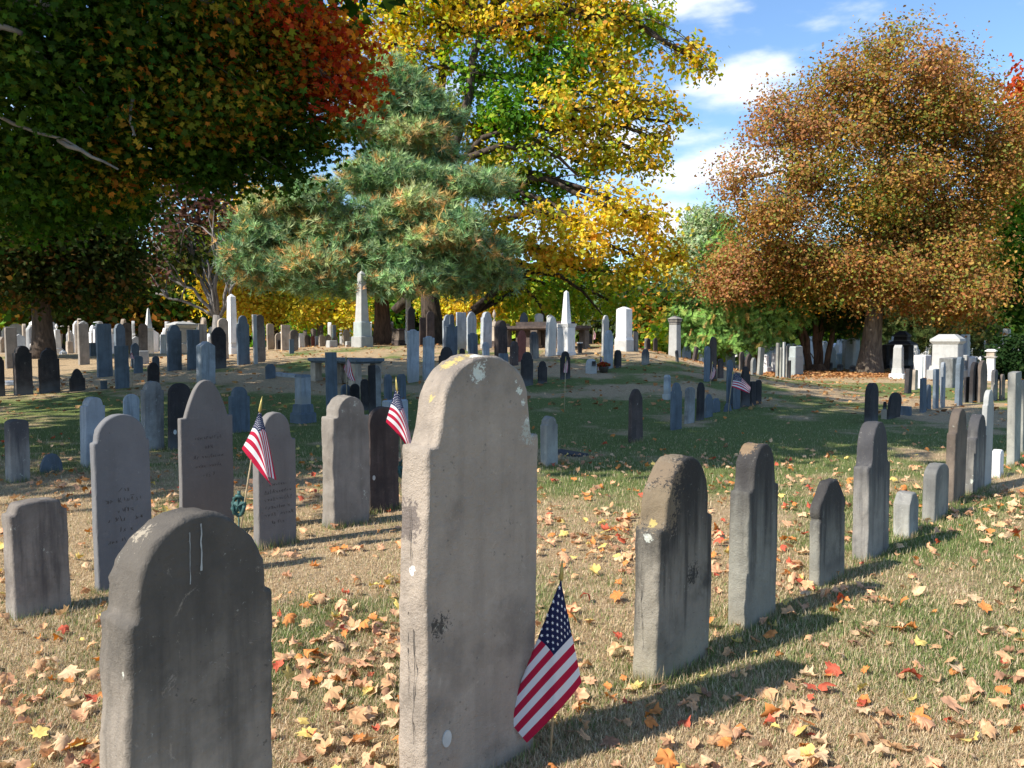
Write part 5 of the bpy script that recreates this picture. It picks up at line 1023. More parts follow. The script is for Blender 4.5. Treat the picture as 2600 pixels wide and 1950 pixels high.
def trunk_mesh(base, fork, r0, r_, lobes, ends, limbr, twigs=5, flare=1.5, seg=14, top=None, forks=None, tr=.45):
    m = MB(); base = Vector(base); fork = Vector(fork); H_ = (fork-base).length; path = []; rad = []
    for i in range(9):
        t = i/8; q = base.lerp(fork, t)+Vector((math.sin(t*3+base.x)*.012*H_, math.cos(t*4)*.01*H_, 0))*(t > 0); path.append(q-Vector((0, 0, .25 if i == 0 else 0))); rad.append(r0*(1+(flare-1)*math.exp(-t*H_*2.2/max(r0*4, .3)))*(1-.25*t))
    m.tube(path, rad, seg)
    if top is not None:
        tp = limb(m, fork, top, rad[-1]*.98, r0*.12, r_, .05, 10, 8, 0)
    for i, (l, e) in enumerate(zip(lobes, ends)):
        c = Vector(tuple(l[0])); st = fork if top is None else fork.lerp(Vector(top), min(.75, max(0, (c.z-fork.z)/max(1e-3, (Vector(top).z-fork.z))*.7-.05)))
        if forks: st = Vector(min(forks, key=lambda q: (Vector(q)-c).length))
        L = (c-st).length
        if L < .3: continue
        path = limb(m, st, c, limbr*min(1.2, max(.5, L/6)), limbr*.3, r_, .16, 8, 7)
        k = min(twigs, len(e))
        for j in r_.choice(len(e), k, replace=False):
            q = path[int(r_.integers(3, 7))]; mid = limb(m, q, Vector(tuple(e[j])), limbr*.22, limbr*.05, r_, .2, 5, 5)
            for _ in range(2):
                j2 = int(r_.integers(0, len(e))); 
                if np.linalg.norm(e[j2]-np.array(mid[2])) < 2.2: limb(m, mid[2], Vector(tuple(e[j2])), limbr*.1, limbr*.03, r_, .2, 4, 4)
    return m
def LO(px, py, rpx, D, pal, rpy=None, rd=None, w=None):
    c = at(px, py, D); r1 = rpx/F*D; r2 = (rpy or rpx)/F*D; r3 = rd if rd else r1
    return (tuple(c), (r1, r3, r2), w if w else r1*r2*1.0+r1*r3*.3, pal)
def tree(name, label, base, fork, r0, bark, lobes, nclump, per, cr, size, tmpl, seed, leafm=None, group=None, limbr=None, twigs=5, top=None, cat='tree', forks=None, **kw):
    r_ = np.random.default_rng(seed); b_ = Vector(base); V, Fc, C, ends = crown_mesh(lobes, nclump, per, cr, size, tmpl, r_, **kw)
    root = empty(name, b_); tag(root, label, cat, group); V = V-np.array(b_)
    link('crown', np_mesh('crown', V, Fc, [leafm or LEAF], C), root)
    m = trunk_mesh(b_, fork, r0, r_, lobes, ends, limbr or r0*.45, twigs, top=top, forks=forks); m.v = [tuple(Vector(v)-b_) for v in m.v]; m.build('trunk', bark, root)
    return root
GRD = [((.05, .11, .016), 3), ((.075, .15, .02), 2), ((.15, .20, .03), 1), ((.035, .08, .015), 2)]
GRM = [((.06, .12, .018), 3), ((.18, .20, .025), 2), ((.42, .28, .04), 1.3), ((.46, .17, .03), .8)]
ORR = [((.60, .16, .03), 2), ((.55, .07, .03), 3), ((.62, .26, .04), 1.5), ((.3, .22, .03), .5)]
# near maple, trunk outside the frame at left, boughs reach in over the lawn
L = []
for (px, py, rp, D, pal) in [(60, 110, 190, 10.5, GRD), (330, 70, 180, 11, GRD), (560, 50, 160, 11.5, GRM), (740, 60, 110, 12, ORR), (850, 110, 75, 12.3, ORR), (905, 200, 42, 12.3, ORR), (880, 240, 30, 12.3, ORR), (690, 140, 100, 12, GRM), (800, 190, 70, 12.2, ORR),
                             (180, 260, 180, 11, GRD), (420, 240, 160, 11.5, GRM), (600, 240, 130, 12, GRM), (740, 250, 90, 12.5, GRD), (80, 400, 150, 11.5, GRD), (270, 400, 130, 12, GRM), (470, 370, 110, 12.5, GRD), (640, 350, 100, 13, GRD), (760, 370, 80, 13, GRD), (815, 330, 50, 13, GRM),
                             (100, 510, 110, 13, GRD), (300, 500, 80, 13.5, GRD), (560, 430, 55, 13, GRD), (700, 430, 40, 13, GRD)]:
    L.append(LO(px, py, rp, D, pal, rpy=rp*.66, rd=rp/F*D*1.3))
OFF = []
for (x, y, z, rx, ry, rz) in [(-9, 10, 9, 4.2, 4.2, 3), (-5.5, 12, 8.6, 3.6, 3.6, 2.2), (-11.5, 13, 8, 3.6, 3.6, 3), (-7.5, 9.5, 11.5, 3.8, 3.5, 2.6), (-12, 9, 6.5, 3, 3.4, 2.5), (-8, 14.5, 9, 4, 3, 3), (-5.0, 12.5, 9.0, 2.3, 2.6, 1.3), (-13, 12, 11, 4, 4, 3), (-5, 15.5, 8.6, 3, 2.4, 2.0), (-9, 12, 13, 4, 3.6, 2), (-3.2, 7.6, 9.6, 2.7, 2.2, 1.3), (-6.2, 6.2, 8.8, 3, 2.3, 1.8), (-.4, 8.4, 10.4, 2.4, 1.8, 1.2), (-1.2, 6.2, 9.6, 2.0, 1.2, 1.0), (-10.8, 4.6, 8.2, 2.8, 2.2, 1.8), (-9.5, 6.6, 8.8, 3, 2.4, 2.0), (-8.0, 5.2, 9.4, 2.2, 1.6, 1.2), (-16, 13, 9.5, 3.3, 3, 2.2), (-14, 16, 10.5, 3.3, 3, 2.2), (-18, 16.5, 9.5, 3.3, 3, 2.2), (-10, 16.8, 11.8, 3.6, 3, 2.4), (-6, 15.5, 12.5, 3, 2.6, 2)]:
    OFF.append(((x, y, z), (rx, ry, rz), 9, GRD))
nb_ = Vector((-10.2, 11.0, gz(-10.2, 11.0)))
rN = np.random.default_rng(41)
V1, F1, C1, E1 = crown_mesh(L, 2500, 20, .25, .115, LEAFS, rN, shell=2.2, flat=.5, droop=.5, up=.7, out=.3, mono=.75, valj=.3)
V2, F2, C2, E2 = crown_mesh(OFF, 3900, 12, .42, .30, LEAFQ, rN, shell=2.5, flat=.5, up=.8)
root = empty('maple_tree', nb_); tag(root, 'huge near maple whose dark green boughs turn red at the tips, filling the upper left', 'tree')
link('crown', np_mesh('crown', np.concatenate([V1, V2])-np.array(nb_), np.concatenate([F1, F2+len(V1)]), [LEAF], np.concatenate([C1, C2])), root)
fk = nb_+Vector((.3, .2, 2.6)); tops = [tuple(fk), (-9.6, 11.2, 4.2), (-9.2, 11.4, 6), (-8.6, 11.6, 8)]
m = trunk_mesh(nb_, fk, .5, rN, L+OFF, E1+E2, .16, 4, top=(-9, 12, 13), forks=tops)
limb(m, (-9.6, 11.2, 4.2), at(-150, 300, 10.3), .1, .06, rN, .1); limb(m, at(-150, 300, 10.3), at(230, 395, 10.3), .034, .014, rN, .1); limb(m, at(150, 355, 10.25), at(300, 430, 10.1), .035, .012, rN, .15, 8, 6, .2); limb(m, at(505, 0, 11.0), at(590, 60, 11.0), .05, .03, rN, .12); limb(m, at(338, 250, 10.6), at(342, 345, 10.5), .022, .014, rN, .3); limb(m, at(-60, 78, 9.6), at(55, 85, 9.6), .05, .03, rN, .1)
m.v = [tuple(Vector(v)-nb_) for v in m.v]; m.build('trunk', BARKP, root)
# dark maple with the visible trunk at left
D2 = 29.3; b2 = hit(80, 0, D2); L = []
for (px, py, rp, D) in [(60, 600, 170, 26), (240, 580, 120, 27), (-90, 560, 150, 26), (130, 690, 120, 26.5), (270, 680, 90, 27), (20, 460, 150, 27), (230, 470, 130, 28), (-150, 450, 150, 27)]:
    L.append(LO(px, py, rp, D+3.2, [((.03, .055, .012), 3), ((.055, .07, .015), 2), ((.12, .07, .02), 1), ((.025, .04, .01), 2)], rpy=rp*.75))
tree('shade_tree', 'dark leafy tree with the thick straight trunk at far left', b2, b2+Vector((.1, 0, 4.2)), .33, BARKD, L, 2600, 24, .5, .17, LEAFQ, 5, twigs=4, top=tuple(at(90, 420, 30)), flat=.6, droop=.4)
# pale-limbed small tree
b3 = hit(548, 835, 41)
PUR = [((.12, .06, .045), 3), ((.2, .10, .07), 2), ((.08, .10, .03), 2), ((.22, .13, .05), 1)]
L = [LO(430, 570, 80, 41, PUR), (LO(520, 500, 80, 41.5, PUR)), LO(590, 570, 60, 41, PUR), LO(480, 660, 80, 41, [((.04, .07, .02), 2), ((.1, .11, .03), 1)]), LO(400, 470, 90, 42, PUR), LO(560, 420, 80, 42, PUR), LO(390, 680, 50, 41, PUR)]
r_ = np.random.default_rng(13); root = empty('pale_limbed_tree', b3); tag(root, 'small tree with fanned smooth pale grey limbs and thin purplish leaves at left', 'tree')
V, Fc, C, E = crown_mesh(L, 420, 12, .5, .24, LEAFQ, r_, shell=2)
link('crown', np_mesh('crown', V-np.array(b3), Fc, [LEAF], C), root); m = MB()
m.tube([b3-Vector((0, 0, .2)), b3+Vector((0, 0, .5)), at(552, 800, 41)], [.34, .27, .2], 12)
for (px, py, rr0, e) in [(405, 700, .17, 1), (440, 640, .16, 1), (470, 620, .17, 0), (505, 600, .2, 1), (540, 580, .18, 0), (585, 640, .17, 1), (600, 700, .14, 0), (395, 745, .13, 0), (525, 660, .14, 0), (460, 560, .13, 0)]:
    p = limb(m, at(552+(px-500)*.06, 805, 41), at(px, py, 41+r_.normal(0, .8)), rr0*.62, .045, r_, .14, 8, 8)
    for q in range(4): limb(m, p[int(r_.integers(3, 7))], at(px+r_.normal(0, 45), py-abs(r_.normal(30, 50)), 41+r_.normal(0, 1)), .05, .012, r_, .2, 5, 5)
m.v = [tuple(Vector(v)-b3) for v in m.v]; m.build('trunk', BARKP, root)
YEL_ = [((.70, .52, .05), 4), ((.72, .44, .06), 2), ((.42, .46, .05), 3.2), ((.62, .32, .06), .8), ((.22, .32, .04), 1)]
YGR = [((.42, .50, .06), 3), ((.24, .38, .05), 3), ((.62, .54, .06), 2), ((.5, .34, .06), .4)]
GRN = [((.14, .30, .03), 3), ((.09, .21, .03), 2), ((.32, .40, .04), 1.5)]
ORG = [((.78, .56, .06), 4), ((.75, .42, .06), 1.4), ((.52, .50, .06), 1.6), ((.76, .62, .07), 2.4)]
# low yellow tree behind the pine
L = [LO(570, 720, 70, 44, ORG), LO(660, 770, 90, 45, ORG, 55), LO(560, 650, 55, 44, YGR), LO(790, 780, 60, 44, ORG, 45), LO(880, 790, 50, 44, ORG, 45), LO(640, 680, 60, 45, YEL_), LO(620, 550, 50, 46, YEL_), LO(640, 480, 40, 46, YEL_), LO(720, 740, 60, 46, YGR)]
tree('yellow_tree', 'low golden tree glowing behind the pine and the white obelisk', hit(700, 868, 46), hit(700, 868, 46)+Vector((0, 0, 1.5)), .25, BARKD, L, 800, 24, .42, .17, LEAFQ, 21, flat=.7, droop=.3)
L = [LO(1170, 785, 60, 46, ORG, 38), LO(1250, 765, 50, 46, ORG, 32), LO(1100, 770, 40, 46, YGR, 35)]
tree('yellow_tree', 'low golden shrubby tree behind the blue stones of the knoll', hit(1180, 868, 46), hit(1180, 868, 46)+Vector((0, 0, 1.3)), .2, BARKD, L, 300, 24, .4, .17, LEAFQ, 22, flat=.7, droop=.3)
# big yellow tree
D6 = 38.5; b6 = hit(1100, 0, D6); L = []
for (px, py, rp, D, pal, ry) in [(1000, 60, 120, 38, YEL_, 90), (1150, 20, 150, 38, YEL_, 100), (1330, 40, 160, 38, YEL_, 100), (1520, 60, 130, 38, YEL_, 90), (1630, 40, 90, 38, YGR, 80), (1060, 180, 120, 38, YEL_, 90), (1230, 190, 110, 37.5, GRN, 80),
                                 (1400, 170, 130, 38, GRN, 90), (1560, 170, 110, 37.5, YEL_, 70), (1150, 310, 90, 38, YEL_, 70), (1300, 290, 110, 37, GRN, 80), (1460, 280, 130, 37, YEL_, 90), (1610, 260, 100, 37, YEL_, 70), (1740, 130, 60, 37, YEL_, 50), (1785, 165, 35, 37, YEL_, 40), (1700, 310, 60, 37, YEL_, 45),
                                 (1350, 390, 100, 37.5, YGR, 60), (1540, 380, 90, 37, YEL_, 45), (1640, 400, 70, 37, YEL_, 45), (1660, 350, 50, 37, YEL_, 40), (1230, 400, 70, 38, YGR, 60), (1320, 480, 70, 38, GRN, 60), (1400, 480, 60, 38, GRN, 60), (1500, 430, 50, 38, YGR, 40),
                                 (1260, 570, 80, 37, YEL_, 50), (1400, 560, 100, 37, ORG, 60), (1560, 520, 110, 36.5, ORG, 60), (1650, 560, 70, 36.5, ORG, 60), (1500, 610, 110, 36.5, ORG, 60), (1640, 660, 80, 36.5, ORG, 55), (1330, 630, 80, 37, YEL_, 50), (1410, 650, 80, 37, ORG, 45), (1720, 650, 50, 37, ORG, 60), (1560, 690, 90, 37.5, YGR, 45),
                                 (1300, 740, 110, 39.5, YGR, 60), (1430, 750, 110, 40, YGR, 60), (1560, 770, 90, 40, YGR, 45), (1200, 690, 90, 40, GRN, 50), (900, 30, 70, 39, YEL_, 60), (930, 120, 50, 39, YEL_, 60), (1150, 500, 70, 38.5, YEL_, 50), (1200, 620, 60, 38, ORG, 40)]:
    L.append(LO(px, py, rp, D, pal, rpy=ry))
for (px, py, rp) in [(1100, -130, 200), (1300, -160, 220), (1520, -110, 170), (1200, -320, 200), (1400, -320, 190)]: L.append(LO(px, py, rp, 39, YEL_))
tree('yellow_tree', 'towering yellow and green tree in the centre with dark arching limbs', b6, b6+Vector((-.3, 0, 3.6)), .48, BARKD, L, 3300, 22, .30, .20, LEAFQ, 31, limbr=.19, twigs=5, top=tuple(at(1190, -250, 39)),
     forks=[tuple(at(1105, 700, 38.5)), tuple(at(1110, 600, 38.5)), tuple(at(1150, 450, 38.5)), tuple(at(1190, 330, 38.5)), tuple(at(1200, 200, 38.5)), tuple(at(1230, 80, 38.5))], flat=.8, droop=.5, shell=2.4)
tr_ = MB(); rT = np.random.default_rng(3)
def px_limb(m, pts, D, radii):
    path = [Vector(at(x, y, D)) for x, y in pts]; m.tube(path, radii, 8)
o6 = bpy.data.objects['yellow_tree.002'] if 'yellow_tree.002' in bpy.data.objects else None
for pts, D, rd in [([(1135, 640), (1130, 500), (1150, 380), (1190, 250), (1200, 150), (1225, 80), (1280, 55), (1340, 40), (1420, 32)], 37.2, [.3, .27, .24, .2, .17, .13, .1, .08, .05]),
                   ([(1160, 420), (1225, 350), (1290, 330), (1350, 320)], 37, [.16, .13, .1, .07]), ([(1190, 400), (1270, 370), (1340, 380), (1395, 340), (1450, 335), (1500, 340)], 36.8, [.16, .13, .12, .1, .08, .05]),
                   ([(1380, 385), (1420, 400), (1470, 450)], 36.8, [.1, .08, .04]), ([(1200, 790), (1280, 720), (1340, 690), (1420, 700), (1480, 740), (1530, 800)], 38.5, [.2, .15, .11, .09, .07, .03]),
                   ([(1190, 800), (1330, 730), (1370, 770), (1390, 830)], 38.8, [.16, .1, .08, .05]), ([(1000, 790), (1100, 700), (1130, 640)], 38.5, [.2, .3, .3])]:
    px_limb(tr_, pts, D, rd)
tr_.v = [tuple(Vector(v)-b6) for v in tr_.v]; tr_.build('bough', BARKD, o6)
# white pine
rp5 = random.Random(8)
D5 = 33.0; b5 = hit(962, 0, D5)
PN = [((.24, .37, .17), 4), ((.33, .47, .20), 3), ((.15, .25, .13), 2), ((.56, .37, .13), 1.1)]
PNB = [((.32, .42, .18), 2), ((.64, .42, .16), 2), ((.42, .50, .22), 2)]
L = []
for (px, py, rp, D, ry, pal) in [(1000, 190, 55, 33, 55, PN), (1020, 260, 80, 33, 55, PN), (960, 290, 60, 33, 45, PNB), (1100, 300, 75, 33, 55, PN), (900, 310, 50, 33, 35, PN), (1060, 360, 80, 32.7, 45, PNB), (960, 400, 40, 33, 35, PN),
                             (1110, 400, 80, 32.5, 35, PN), (1010, 440, 100, 32, 55, PN), (910, 460, 50, 32.5, 45, PNB), (1120, 460, 100, 32, 50, PN), (1220, 480, 70, 32, 45, PN), (1060, 510, 70, 31.5, 40, PNB),
                             (700, 520, 80, 31, 45, PNB), (790, 500, 70, 31, 40, PN), (650, 600, 50, 31, 60, PN), (720, 600, 90, 31, 60, PN), (820, 560, 70, 31.5, 50, PNB), (940, 570, 80, 31, 60, PN), (1030, 590, 90, 31, 50, PN), (1150, 560, 80, 31.5, 50, PN), (1130, 620, 80, 31, 40, PNB),
                             (690, 690, 90, 31, 50, PN), (790, 660, 80, 31, 45, PNB), (880, 650, 90, 30.7, 60, PN), (990, 660, 90, 30.7, 60, PN), (1090, 690, 90, 31, 50, PN), (1220, 650, 90, 32, 40, PN), (820, 720, 80, 31, 35, PN), (930, 720, 90, 31.2, 40, PN), (1040, 730, 80, 31.2, 35, PN), (1250, 700, 70, 32, 35, PN), (1160, 720, 60, 32, 30, PN), (620, 660, 30, 31, 40, PN)]:
    L.append(LO(px+rp5.uniform(-12, 12), py+rp5.uniform(-14, 16), rp, D+rp5.uniform(-.7, .9), pal, rpy=ry*.78, rd=1.1))
for (px, py, rp) in [(1000, 650, 170), (860, 640, 150), (1040, 500, 120), (1030, 360, 80), (1120, 640, 120)]: L.append(LO(px, py, rp, 34.5, PN, rpy=rp*.4, rd=1.6))
tree('pine_tree', 'bushy blue-green pine with browning inner needles and a reddish trunk', b5, b5+Vector((0, 0, 3.0)), .32, BARKR, L, 4600, 8, .23, .32, TUFT, 51, leafm=NEEDLE, limbr=.11, twigs=3, top=tuple(at(1000, 160, 33.2)), flat=.55, up=.7, out=1.2, rnd=.45, mono=.85, shell=4.5)
# second trunk of the group: a leaning deciduous tree beside the pine
# big orange-brown maple on the right
rj = random.Random(17)
b8 = hit(2207, 948); D8 = b8.y
OB = [((.38, .19, .065), 4), ((.43, .26, .07), 3), ((.29, .14, .055), 3), ((.23, .245, .055), 3.6), ((.48, .33, .07), 1)]
RB = [((.42, .21, .09), 4), ((.36, .165, .075), 3), ((.44, .27, .08), 2), ((.28, .26, .07), 2)]
OG = [((.15, .17, .03), 2), ((.38, .22, .05), 3), ((.3, .2, .04), 2), ((.08, .12, .02), 1)]
L = []
for (px, py, rp, ry, pal, wmul) in [(2280, 110, 90, 55, OB, .7), (2180, 190, 110, 70, OB, .8), (2340, 180, 90, 60, RB, .5), (2430, 190, 80, 80, RB, .8), (2080, 260, 80, 70, OB, .7), (2000, 270, 80, 50, RB, .5), (1940, 340, 80, 70, RB, .45), (2060, 350, 80, 60, RB, .55), (2200, 330, 100, 60, OB, .7), (2330, 320, 90, 60, OG, .6), (2440, 300, 100, 80, OB, 1.1), (2500, 250, 70, 70, OB, 1), (2555, 330, 55, 80, OB, 1), (2250, 250, 110, 70, OB, .8), (2360, 260, 90, 60, OB, .8),
                             (1900, 450, 70, 70, RB, .55), (1990, 440, 80, 60, OB, .6), (2110, 460, 90, 55, OG, .5), (2250, 440, 110, 60, OB, .9), (2400, 430, 110, 70, OB, 1.2), (2520, 400, 80, 80, OB, 1.3), (1890, 560, 70, 60, OB, .9), (2010, 560, 90, 60, OB, 1), (2160, 560, 100, 60, OG, 1), (2310, 550, 110, 60, OB, 1.2), (2440, 540, 110, 70, OB, 1.3), (2540, 520, 60, 90, OB, 1.2),
                             (1860, 650, 80, 50, RB, 1), (1990, 660, 110, 60, OB, 1.1), (2140, 660, 110, 60, OB, 1.1), (2290, 660, 110, 60, OB, 1.2), (2430, 650, 110, 60, OB, 1.2), (1830, 700, 80, 42, RB, 1), (1930, 705, 100, 45, OB, .9), (2070, 705, 90, 42, OG, .7), (2210, 715, 90, 42, OB, 1), (2330, 750, 110, 60, OB, 1.2), (2450, 740, 100, 60, OB, 1.2), (2390, 780, 80, 30, OB, .5), (2170, 760, 40, 25, OB, .3), (2480, 780, 60, 45, OB, .7), (2280, 770, 45, 25, OB, .4)]:
    l = LO(px, py, rp, D8-1.2, pal, rpy=ry*1.15, rd=2.2); c_ = (l[0][0]+rj.uniform(-.4, .4), l[0][1]+rj.uniform(-1.2, 1.6), l[0][2]+rj.uniform(-.35, .35)); L.append((c_, l[1], l[2]*wmul*rj.choice([.8, 1, 1.15]), pal))
for (px, py, rp) in [(2200, 500, 220), (2200, 680, 260), (2220, 330, 180), (2350, 560, 180)]:
    l = LO(px, py, rp, D8+3, OB, rpy=rp*.55, rd=3); L.append((l[0], l[1], l[2]*.35, OB))
tree('maple_tree', 'broad rusty orange-brown maple on the right with sky showing through its crown', b8, b8+Vector((.2, 0, 2.9)), .42, BARK, L, 8600, 18, .30, .115, LEAFQ, 61, limbr=.13, twigs=5, top=tuple(at(2260, 120, D8)), flat=1.0, droop=.25, shell=2.0, mono=.55,
     forks=[tuple(at(2207, 770, D8)), tuple(at(2210, 700, D8)), tuple(at(2215, 600, D8)), tuple(at(2220, 480, D8)), tuple(at(2235, 350, D8)), tuple(at(2100, 640, D8-.4)), tuple(at(2080, 480, D8-.6)), tuple(at(2370, 560, D8))], valj=.3)
# conifers behind it
TH = [((.18, .33, .075), 4), ((.25, .42, .1), 3), ((.10, .20, .05), 2), ((.44, .3, .09), .7)]
def cone_lobes(px, ytop, ybot, hw, D, pal, n=9, pw=.75):
    out = []
    for i in range(n):
        t = (i+.5)/n; y = ytop+(ybot-ytop)*t; w_ = hw*(t**pw); out.append(LO(px, y, max(w_, 12), D, pal, rpy=(ybot-ytop)/n*.85))
    return out
L = cone_lobes(1850, 545, 880, 135, 38, TH)+[LO(1790, 800, 70, 37, TH, 50), LO(1900, 790, 80, 36.8, TH, 55), LO(1990, 790, 70, 36.8, TH, 50), LO(1970, 720, 60, 37.5, TH, 60)]
tree('arborvitae', 'bright green flame-shaped conifer left of the rusty maple', hit(1915, 900, 38), hit(1915, 900, 38)+Vector((0, 0, 2)), .22, BARKR, L, 1500, 8, .30, .34, SPRAY, 71, leafm=NEEDLE, twigs=2, limbr=.06, up=.4, out=1, rnd=.45, shell=5)
b9 = hit(2075, 928, 38)
L = [LO(2060, 760, 110, 39.5, [((.035, .07, .018), 3), ((.05, .1, .025), 2)], 80), LO(2130, 800, 90, 39, [((.03, .06, .015), 3), ((.05, .09, .02), 1)], 60), LO(1990, 800, 60, 39, TH, 50), LO(2100, 680, 110, 40, [((.035, .07, .018), 3)], 70), LO(2150, 740, 80, 40, [((.03, .06, .015), 3)], 80)]
root = tree('multi_stemmed_conifer', 'dark conifer rising on several bare stems left of the maple trunk', b9, b9+Vector((0, 0, .3)), .3, BARKR, L, 800, 9, .34, .36, SPRAY, 73, leafm=NEEDLE, twigs=2, limbr=.05, up=.3, out=.8, shell=3)
m = MB(); r_ = np.random.default_rng(5)
for (x0, x1, rr0) in [(2060, 2030, .17), (2075, 2062, .12), (2088, 2098, .12), (2100, 2135, .16), (2082, 2080, .1), (2055, 2005, .12)]: limb(m, b9+Vector(((x0-2078)/F*38, 0, -.1)), at(x1, 770, 38.6), rr0, .08, r_, .06, 8, 6)
m.v = [tuple(Vector(v)-b9) for v in m.v]; m.build('stems', BARKR, root)
# right edge tree: green below, scarlet crown
L = [LO(2590, 260, 40, 39, [((.5, .09, .03), 3), ((.55, .2, .04), 1)], 50), LO(2600, 210, 30, 39, [((.5, .08, .03), 3)], 40), LO(2590, 420, 60, 39, [((.4, .25, .04), 1), ((.15, .2, .03), 1)], 80), LO(2575, 540, 70, 39, GRN, 80), LO(2600, 650, 80, 39, GRN, 80), LO(2620, 480, 60, 39, YGR, 90), LO(2570, 720, 60, 39, GRD, 50), LO(2640, 760, 90, 39, GRD, 50), LO(2690, 400, 130, 40, GRN, 200)]
tree('maple_tree', 'green tree with a scarlet top cut off by the right edge', hit(2680, 930, 40), hit(2680, 930, 40)+Vector((0, 0, 3)), .4, BARKD, L, 900, 16, .45, .22, LEAFQ, 81)
# pale feathery tree far off
PW = [((.38, .46, .24), 3), ((.46, .52, .28), 2), ((.26, .34, .18), 1)]
L = [LO(1790, 570, 45, 70, PW, 50), LO(1770, 630, 60, 70, PW, 50), LO(1740, 700, 60, 70, PW, 50), LO(1800, 680, 60, 70, PW, 60)]
tree('willow_tree', 'pale feathery grey-green tree far off between the yellow and rusty trees', hit(1775, 862, 70), hit(1775, 862, 70)+Vector((0, 0, 3)), .4, BARK, L, 700, 20, .6, .26, LEAFQ, 83)
# drooping spruce right, behind the monuments
SPR = [((.09, .11, .035), 3), ((.06, .085, .025), 3), ((.16, .16, .05), 1)]
L = [LO(2370, 790, 60, 47, SPR, 40), LO(2330, 840, 50, 47, SPR, 25), LO(2290, 870, 40, 46, SPR, 16), LO(2440, 850, 60, 47, SPR, 20), LO(2400, 700, 70, 48, SPR, 50), LO(2470, 790, 50, 47, SPR, 30), LO(2260, 800, 40, 47, SPR, 35)]
tree('spruce_tree', 'weeping spruce with hanging olive boughs above the cream monument', hit(2380, 870, 48), hit(2380, 870, 48)+Vector((0, 0, 2)), .3, BARKD, L, 520, 10, .4, .5, SPRAY, 85, leafm=NEEDLE, droop=.9, up=-.2, twigs=2, limbr=.06)
# background belt, each tree its own
BELT = [(-60, 640, 150, 52, 'dark green tree at the left edge behind the path', GRM), (170, 700, 130, 56, 'green and orange bushy tree right of the thick left trunk', [((.07, .10, .02), 3), ((.28, .13, .03), 1), ((.17, .15, .03), 2)]), (310, 740, 110, 58, 'dull green tree behind the roofed tomb at left', GRM),
        (420, 730, 90, 60, 'small dark tree behind the fanned pale limbs', GRM), (520, 640, 120, 62, 'dark tree between the pale limbs and the pine', GRD), (700, 600, 150, 62, 'dark tree mass behind the left side of the pine', GRD), (880, 760, 110, 58, 'green tree beneath the pine, behind the crest stones', GRN),
        (1010, 740, 110, 62, 'dark green tree between the two pine trunks', GRD), (1300, 800, 100, 56, 'yellow-green shrubby tree behind the long brown tomb', YGR), (1420, 740, 120, 66, 'green tree behind the central white obelisk', GRN), (1590, 760, 120, 64, 'grey-green tree behind the white marble block', [((.09, .13, .06), 3), ((.15, .19, .09), 2)]),
        (1700, 800, 80, 60, 'dark tree behind the capped stone pillar', GRM), (1760, 850, 60, 50, 'low yellow-green shrub right of the capped pillar', YGR), (2210, 760, 130, 62, 'dark tree behind the maple trunk', GRD), (2340, 720, 140, 66, 'dark tree behind the cream monument', GRD), (2560, 760, 100, 60, 'dark tree behind the hedge at right', GRD), (2470, 640, 120, 66, 'dark green tree high behind the right half of the rusty maple', GRD)]
for i, (px, py, rp, D, lb, pal) in enumerate(BELT):
    L = [LO(px, py, rp, D, pal, rpy=rp*.8), LO(px-rp*.5, py+rp*.35, rp*.6, D-1, pal), LO(px+rp*.55, py+rp*.3, rp*.6, D-1, pal), LO(px, py+rp*.5, rp*.6, D-1.5, pal, rpy=rp*.4)]
    b_ = hit(px, 864, D); tree('broadleaf_tree', lb, b_, b_+Vector((0, 0, 1.6)), .28, BARKD, L, int(330+rp*1.2), 14, .75, .42, LEAFQ, 100+i, twigs=3, group='trees of the far belt', limbr=.1, droop=.3)
# far wood closing the horizon: one mass
r_ = np.random.default_rng(9); L = []
for i in range(60):
    a = -62+124*i/59+r_.normal(0, 1); D = 88+r_.normal(0, 6); x = D*math.tan(R(a*.93)); h_ = 5.5+r_.random()*3.5
    L.append(((x, D, h_*.5), (4.2, 3, h_*.62), 6, [GRD, GRM, GRN, GRD, YGR][i % 5]))
V, Fc, C, E = crown_mesh(L, 5200, 9, 1.1, .95, LEAFQ, r_, shell=4)
o = link('far_wood', np_mesh('far_wood', V, Fc, [LEAF], C)); tag(o, 'far belt of mixed autumn trees closing the horizon', 'wood', kind='stuff')
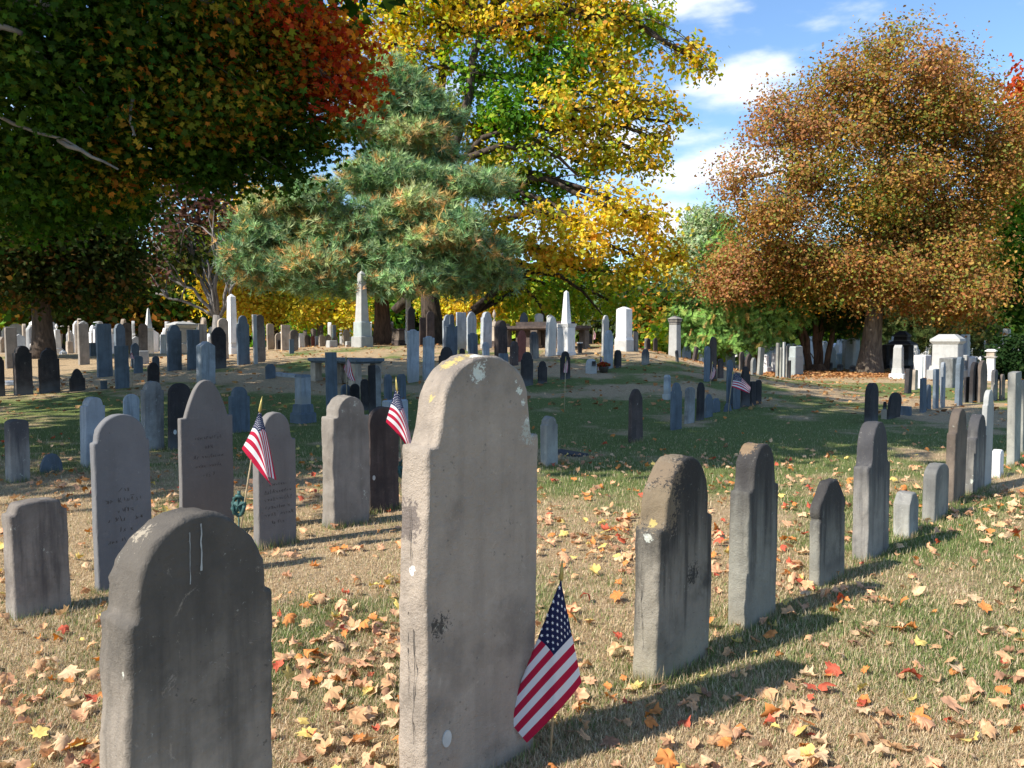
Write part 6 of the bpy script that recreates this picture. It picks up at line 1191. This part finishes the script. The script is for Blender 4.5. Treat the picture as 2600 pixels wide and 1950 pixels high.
# hedge at the right
def hedge():
    c = at(2575, 915, 29.5); g = Vector((c.x, c.y, gz(c.x, c.y))); root = empty('hedge', g); tag(root, 'clipped dark yew bush by the right edge behind the row', 'hedge')
    r_ = np.random.default_rng(2); L = [((0, 0, .8), (.75, .7, .75), 1, [((.02, .045, .012), 3), ((.035, .07, .02), 1)]), ((-.3, 0, .5), (.6, .6, .5), 1, [((.02, .045, .012), 3)]), ((1.3, .3, .6), (.8, .7, .6), 1, [((.05, .10, .025), 3)])]
    V, Fc, C, E = crown_mesh(L, 800, 16, .12, .10, LEAFQ, r_, shell=5); link('foliage', np_mesh('foliage', V, Fc, [LEAF], C), root)
    m = MB(); limb(m, (0, 0, -.1), (0, 0, .8), .08, .03, r_); limb(m, (1.3, .3, -.1), (1.3, .3, .6), .08, .03, r_); m.build('trunk', BARKD, root)
hedge()
# ---------------------------------------------------------------- houses glimpsed at the right
def house(px, D, w_, d_, h_, yaw, wall, lb, wins):
    b_ = hit(px, 864, D); root = empty('house', b_, R(yaw)); tag(root, lb, 'house'); WM = simple(lb[:8]+'_clapboard', wall, .8, 0, .05, 3); RM = simple('roof_shingle', (.1, .1, .11), .9, 0, .2, 8); TR = simple('white_trim', (.75, .75, .75), .6); GL = simple('window_glass', (.05, .07, .09), .1, 0, .1, 3, .5)
    m = MB(); m.frustum(-.3, h_, w_/2, d_/2, w_/2, d_/2)
    for i in range(int(h_/.25)): m.frustum(i*.25, i*.25+.2, w_/2+.02, d_/2+.02, w_/2+.006, d_/2+.006)
    m.build('wall', WM, root); m = MB(); o = .4; hr = d_*.42
    A = [(-w_/2-o, -d_/2-o, h_-.1), (w_/2+o, -d_/2-o, h_-.1), (w_/2+o, d_/2+o, h_-.1), (-w_/2-o, d_/2+o, h_-.1), (-w_/2-o, 0, h_+hr), (w_/2+o, 0, h_+hr)]; m.add(A, [(0, 1, 5, 4), (2, 3, 4, 5), (0, 4, 3), (1, 2, 5), (3, 2, 1, 0)]); m.build('roof', RM, root)
    for (x, z) in wins:
        m = MB(); m.frustum(z-.75, z+.75, .52, .03, .52, .03, cx=x, cy=-d_/2-.05); f = m.build('window', TR, root)
        m = MB()
        for sx in (-.24, .24):
            for sz in (-.36, .36): m.frustum(z+sz-.31, z+sz+.31, .2, .01, .2, .01, cx=x+sx, cy=-d_/2-.085)
        m.build('pane', GL, f)
house(2600, 72, 9, 8, 6.2, 12, (.5, .6, .7), 'pale blue clapboard house beyond the hedge at the right edge', [(-3, 1.6), (-1, 1.6), (1, 1.6), (-3, 4.4), (-1, 4.4), (1, 4.4)])
house(2475, 82, 8, 7, 3.4, -15, (.75, .75, .75), 'white house partly hidden behind the weeping spruce', [(-2.4, 1.6), (0, 1.6), (2.4, 1.6)])
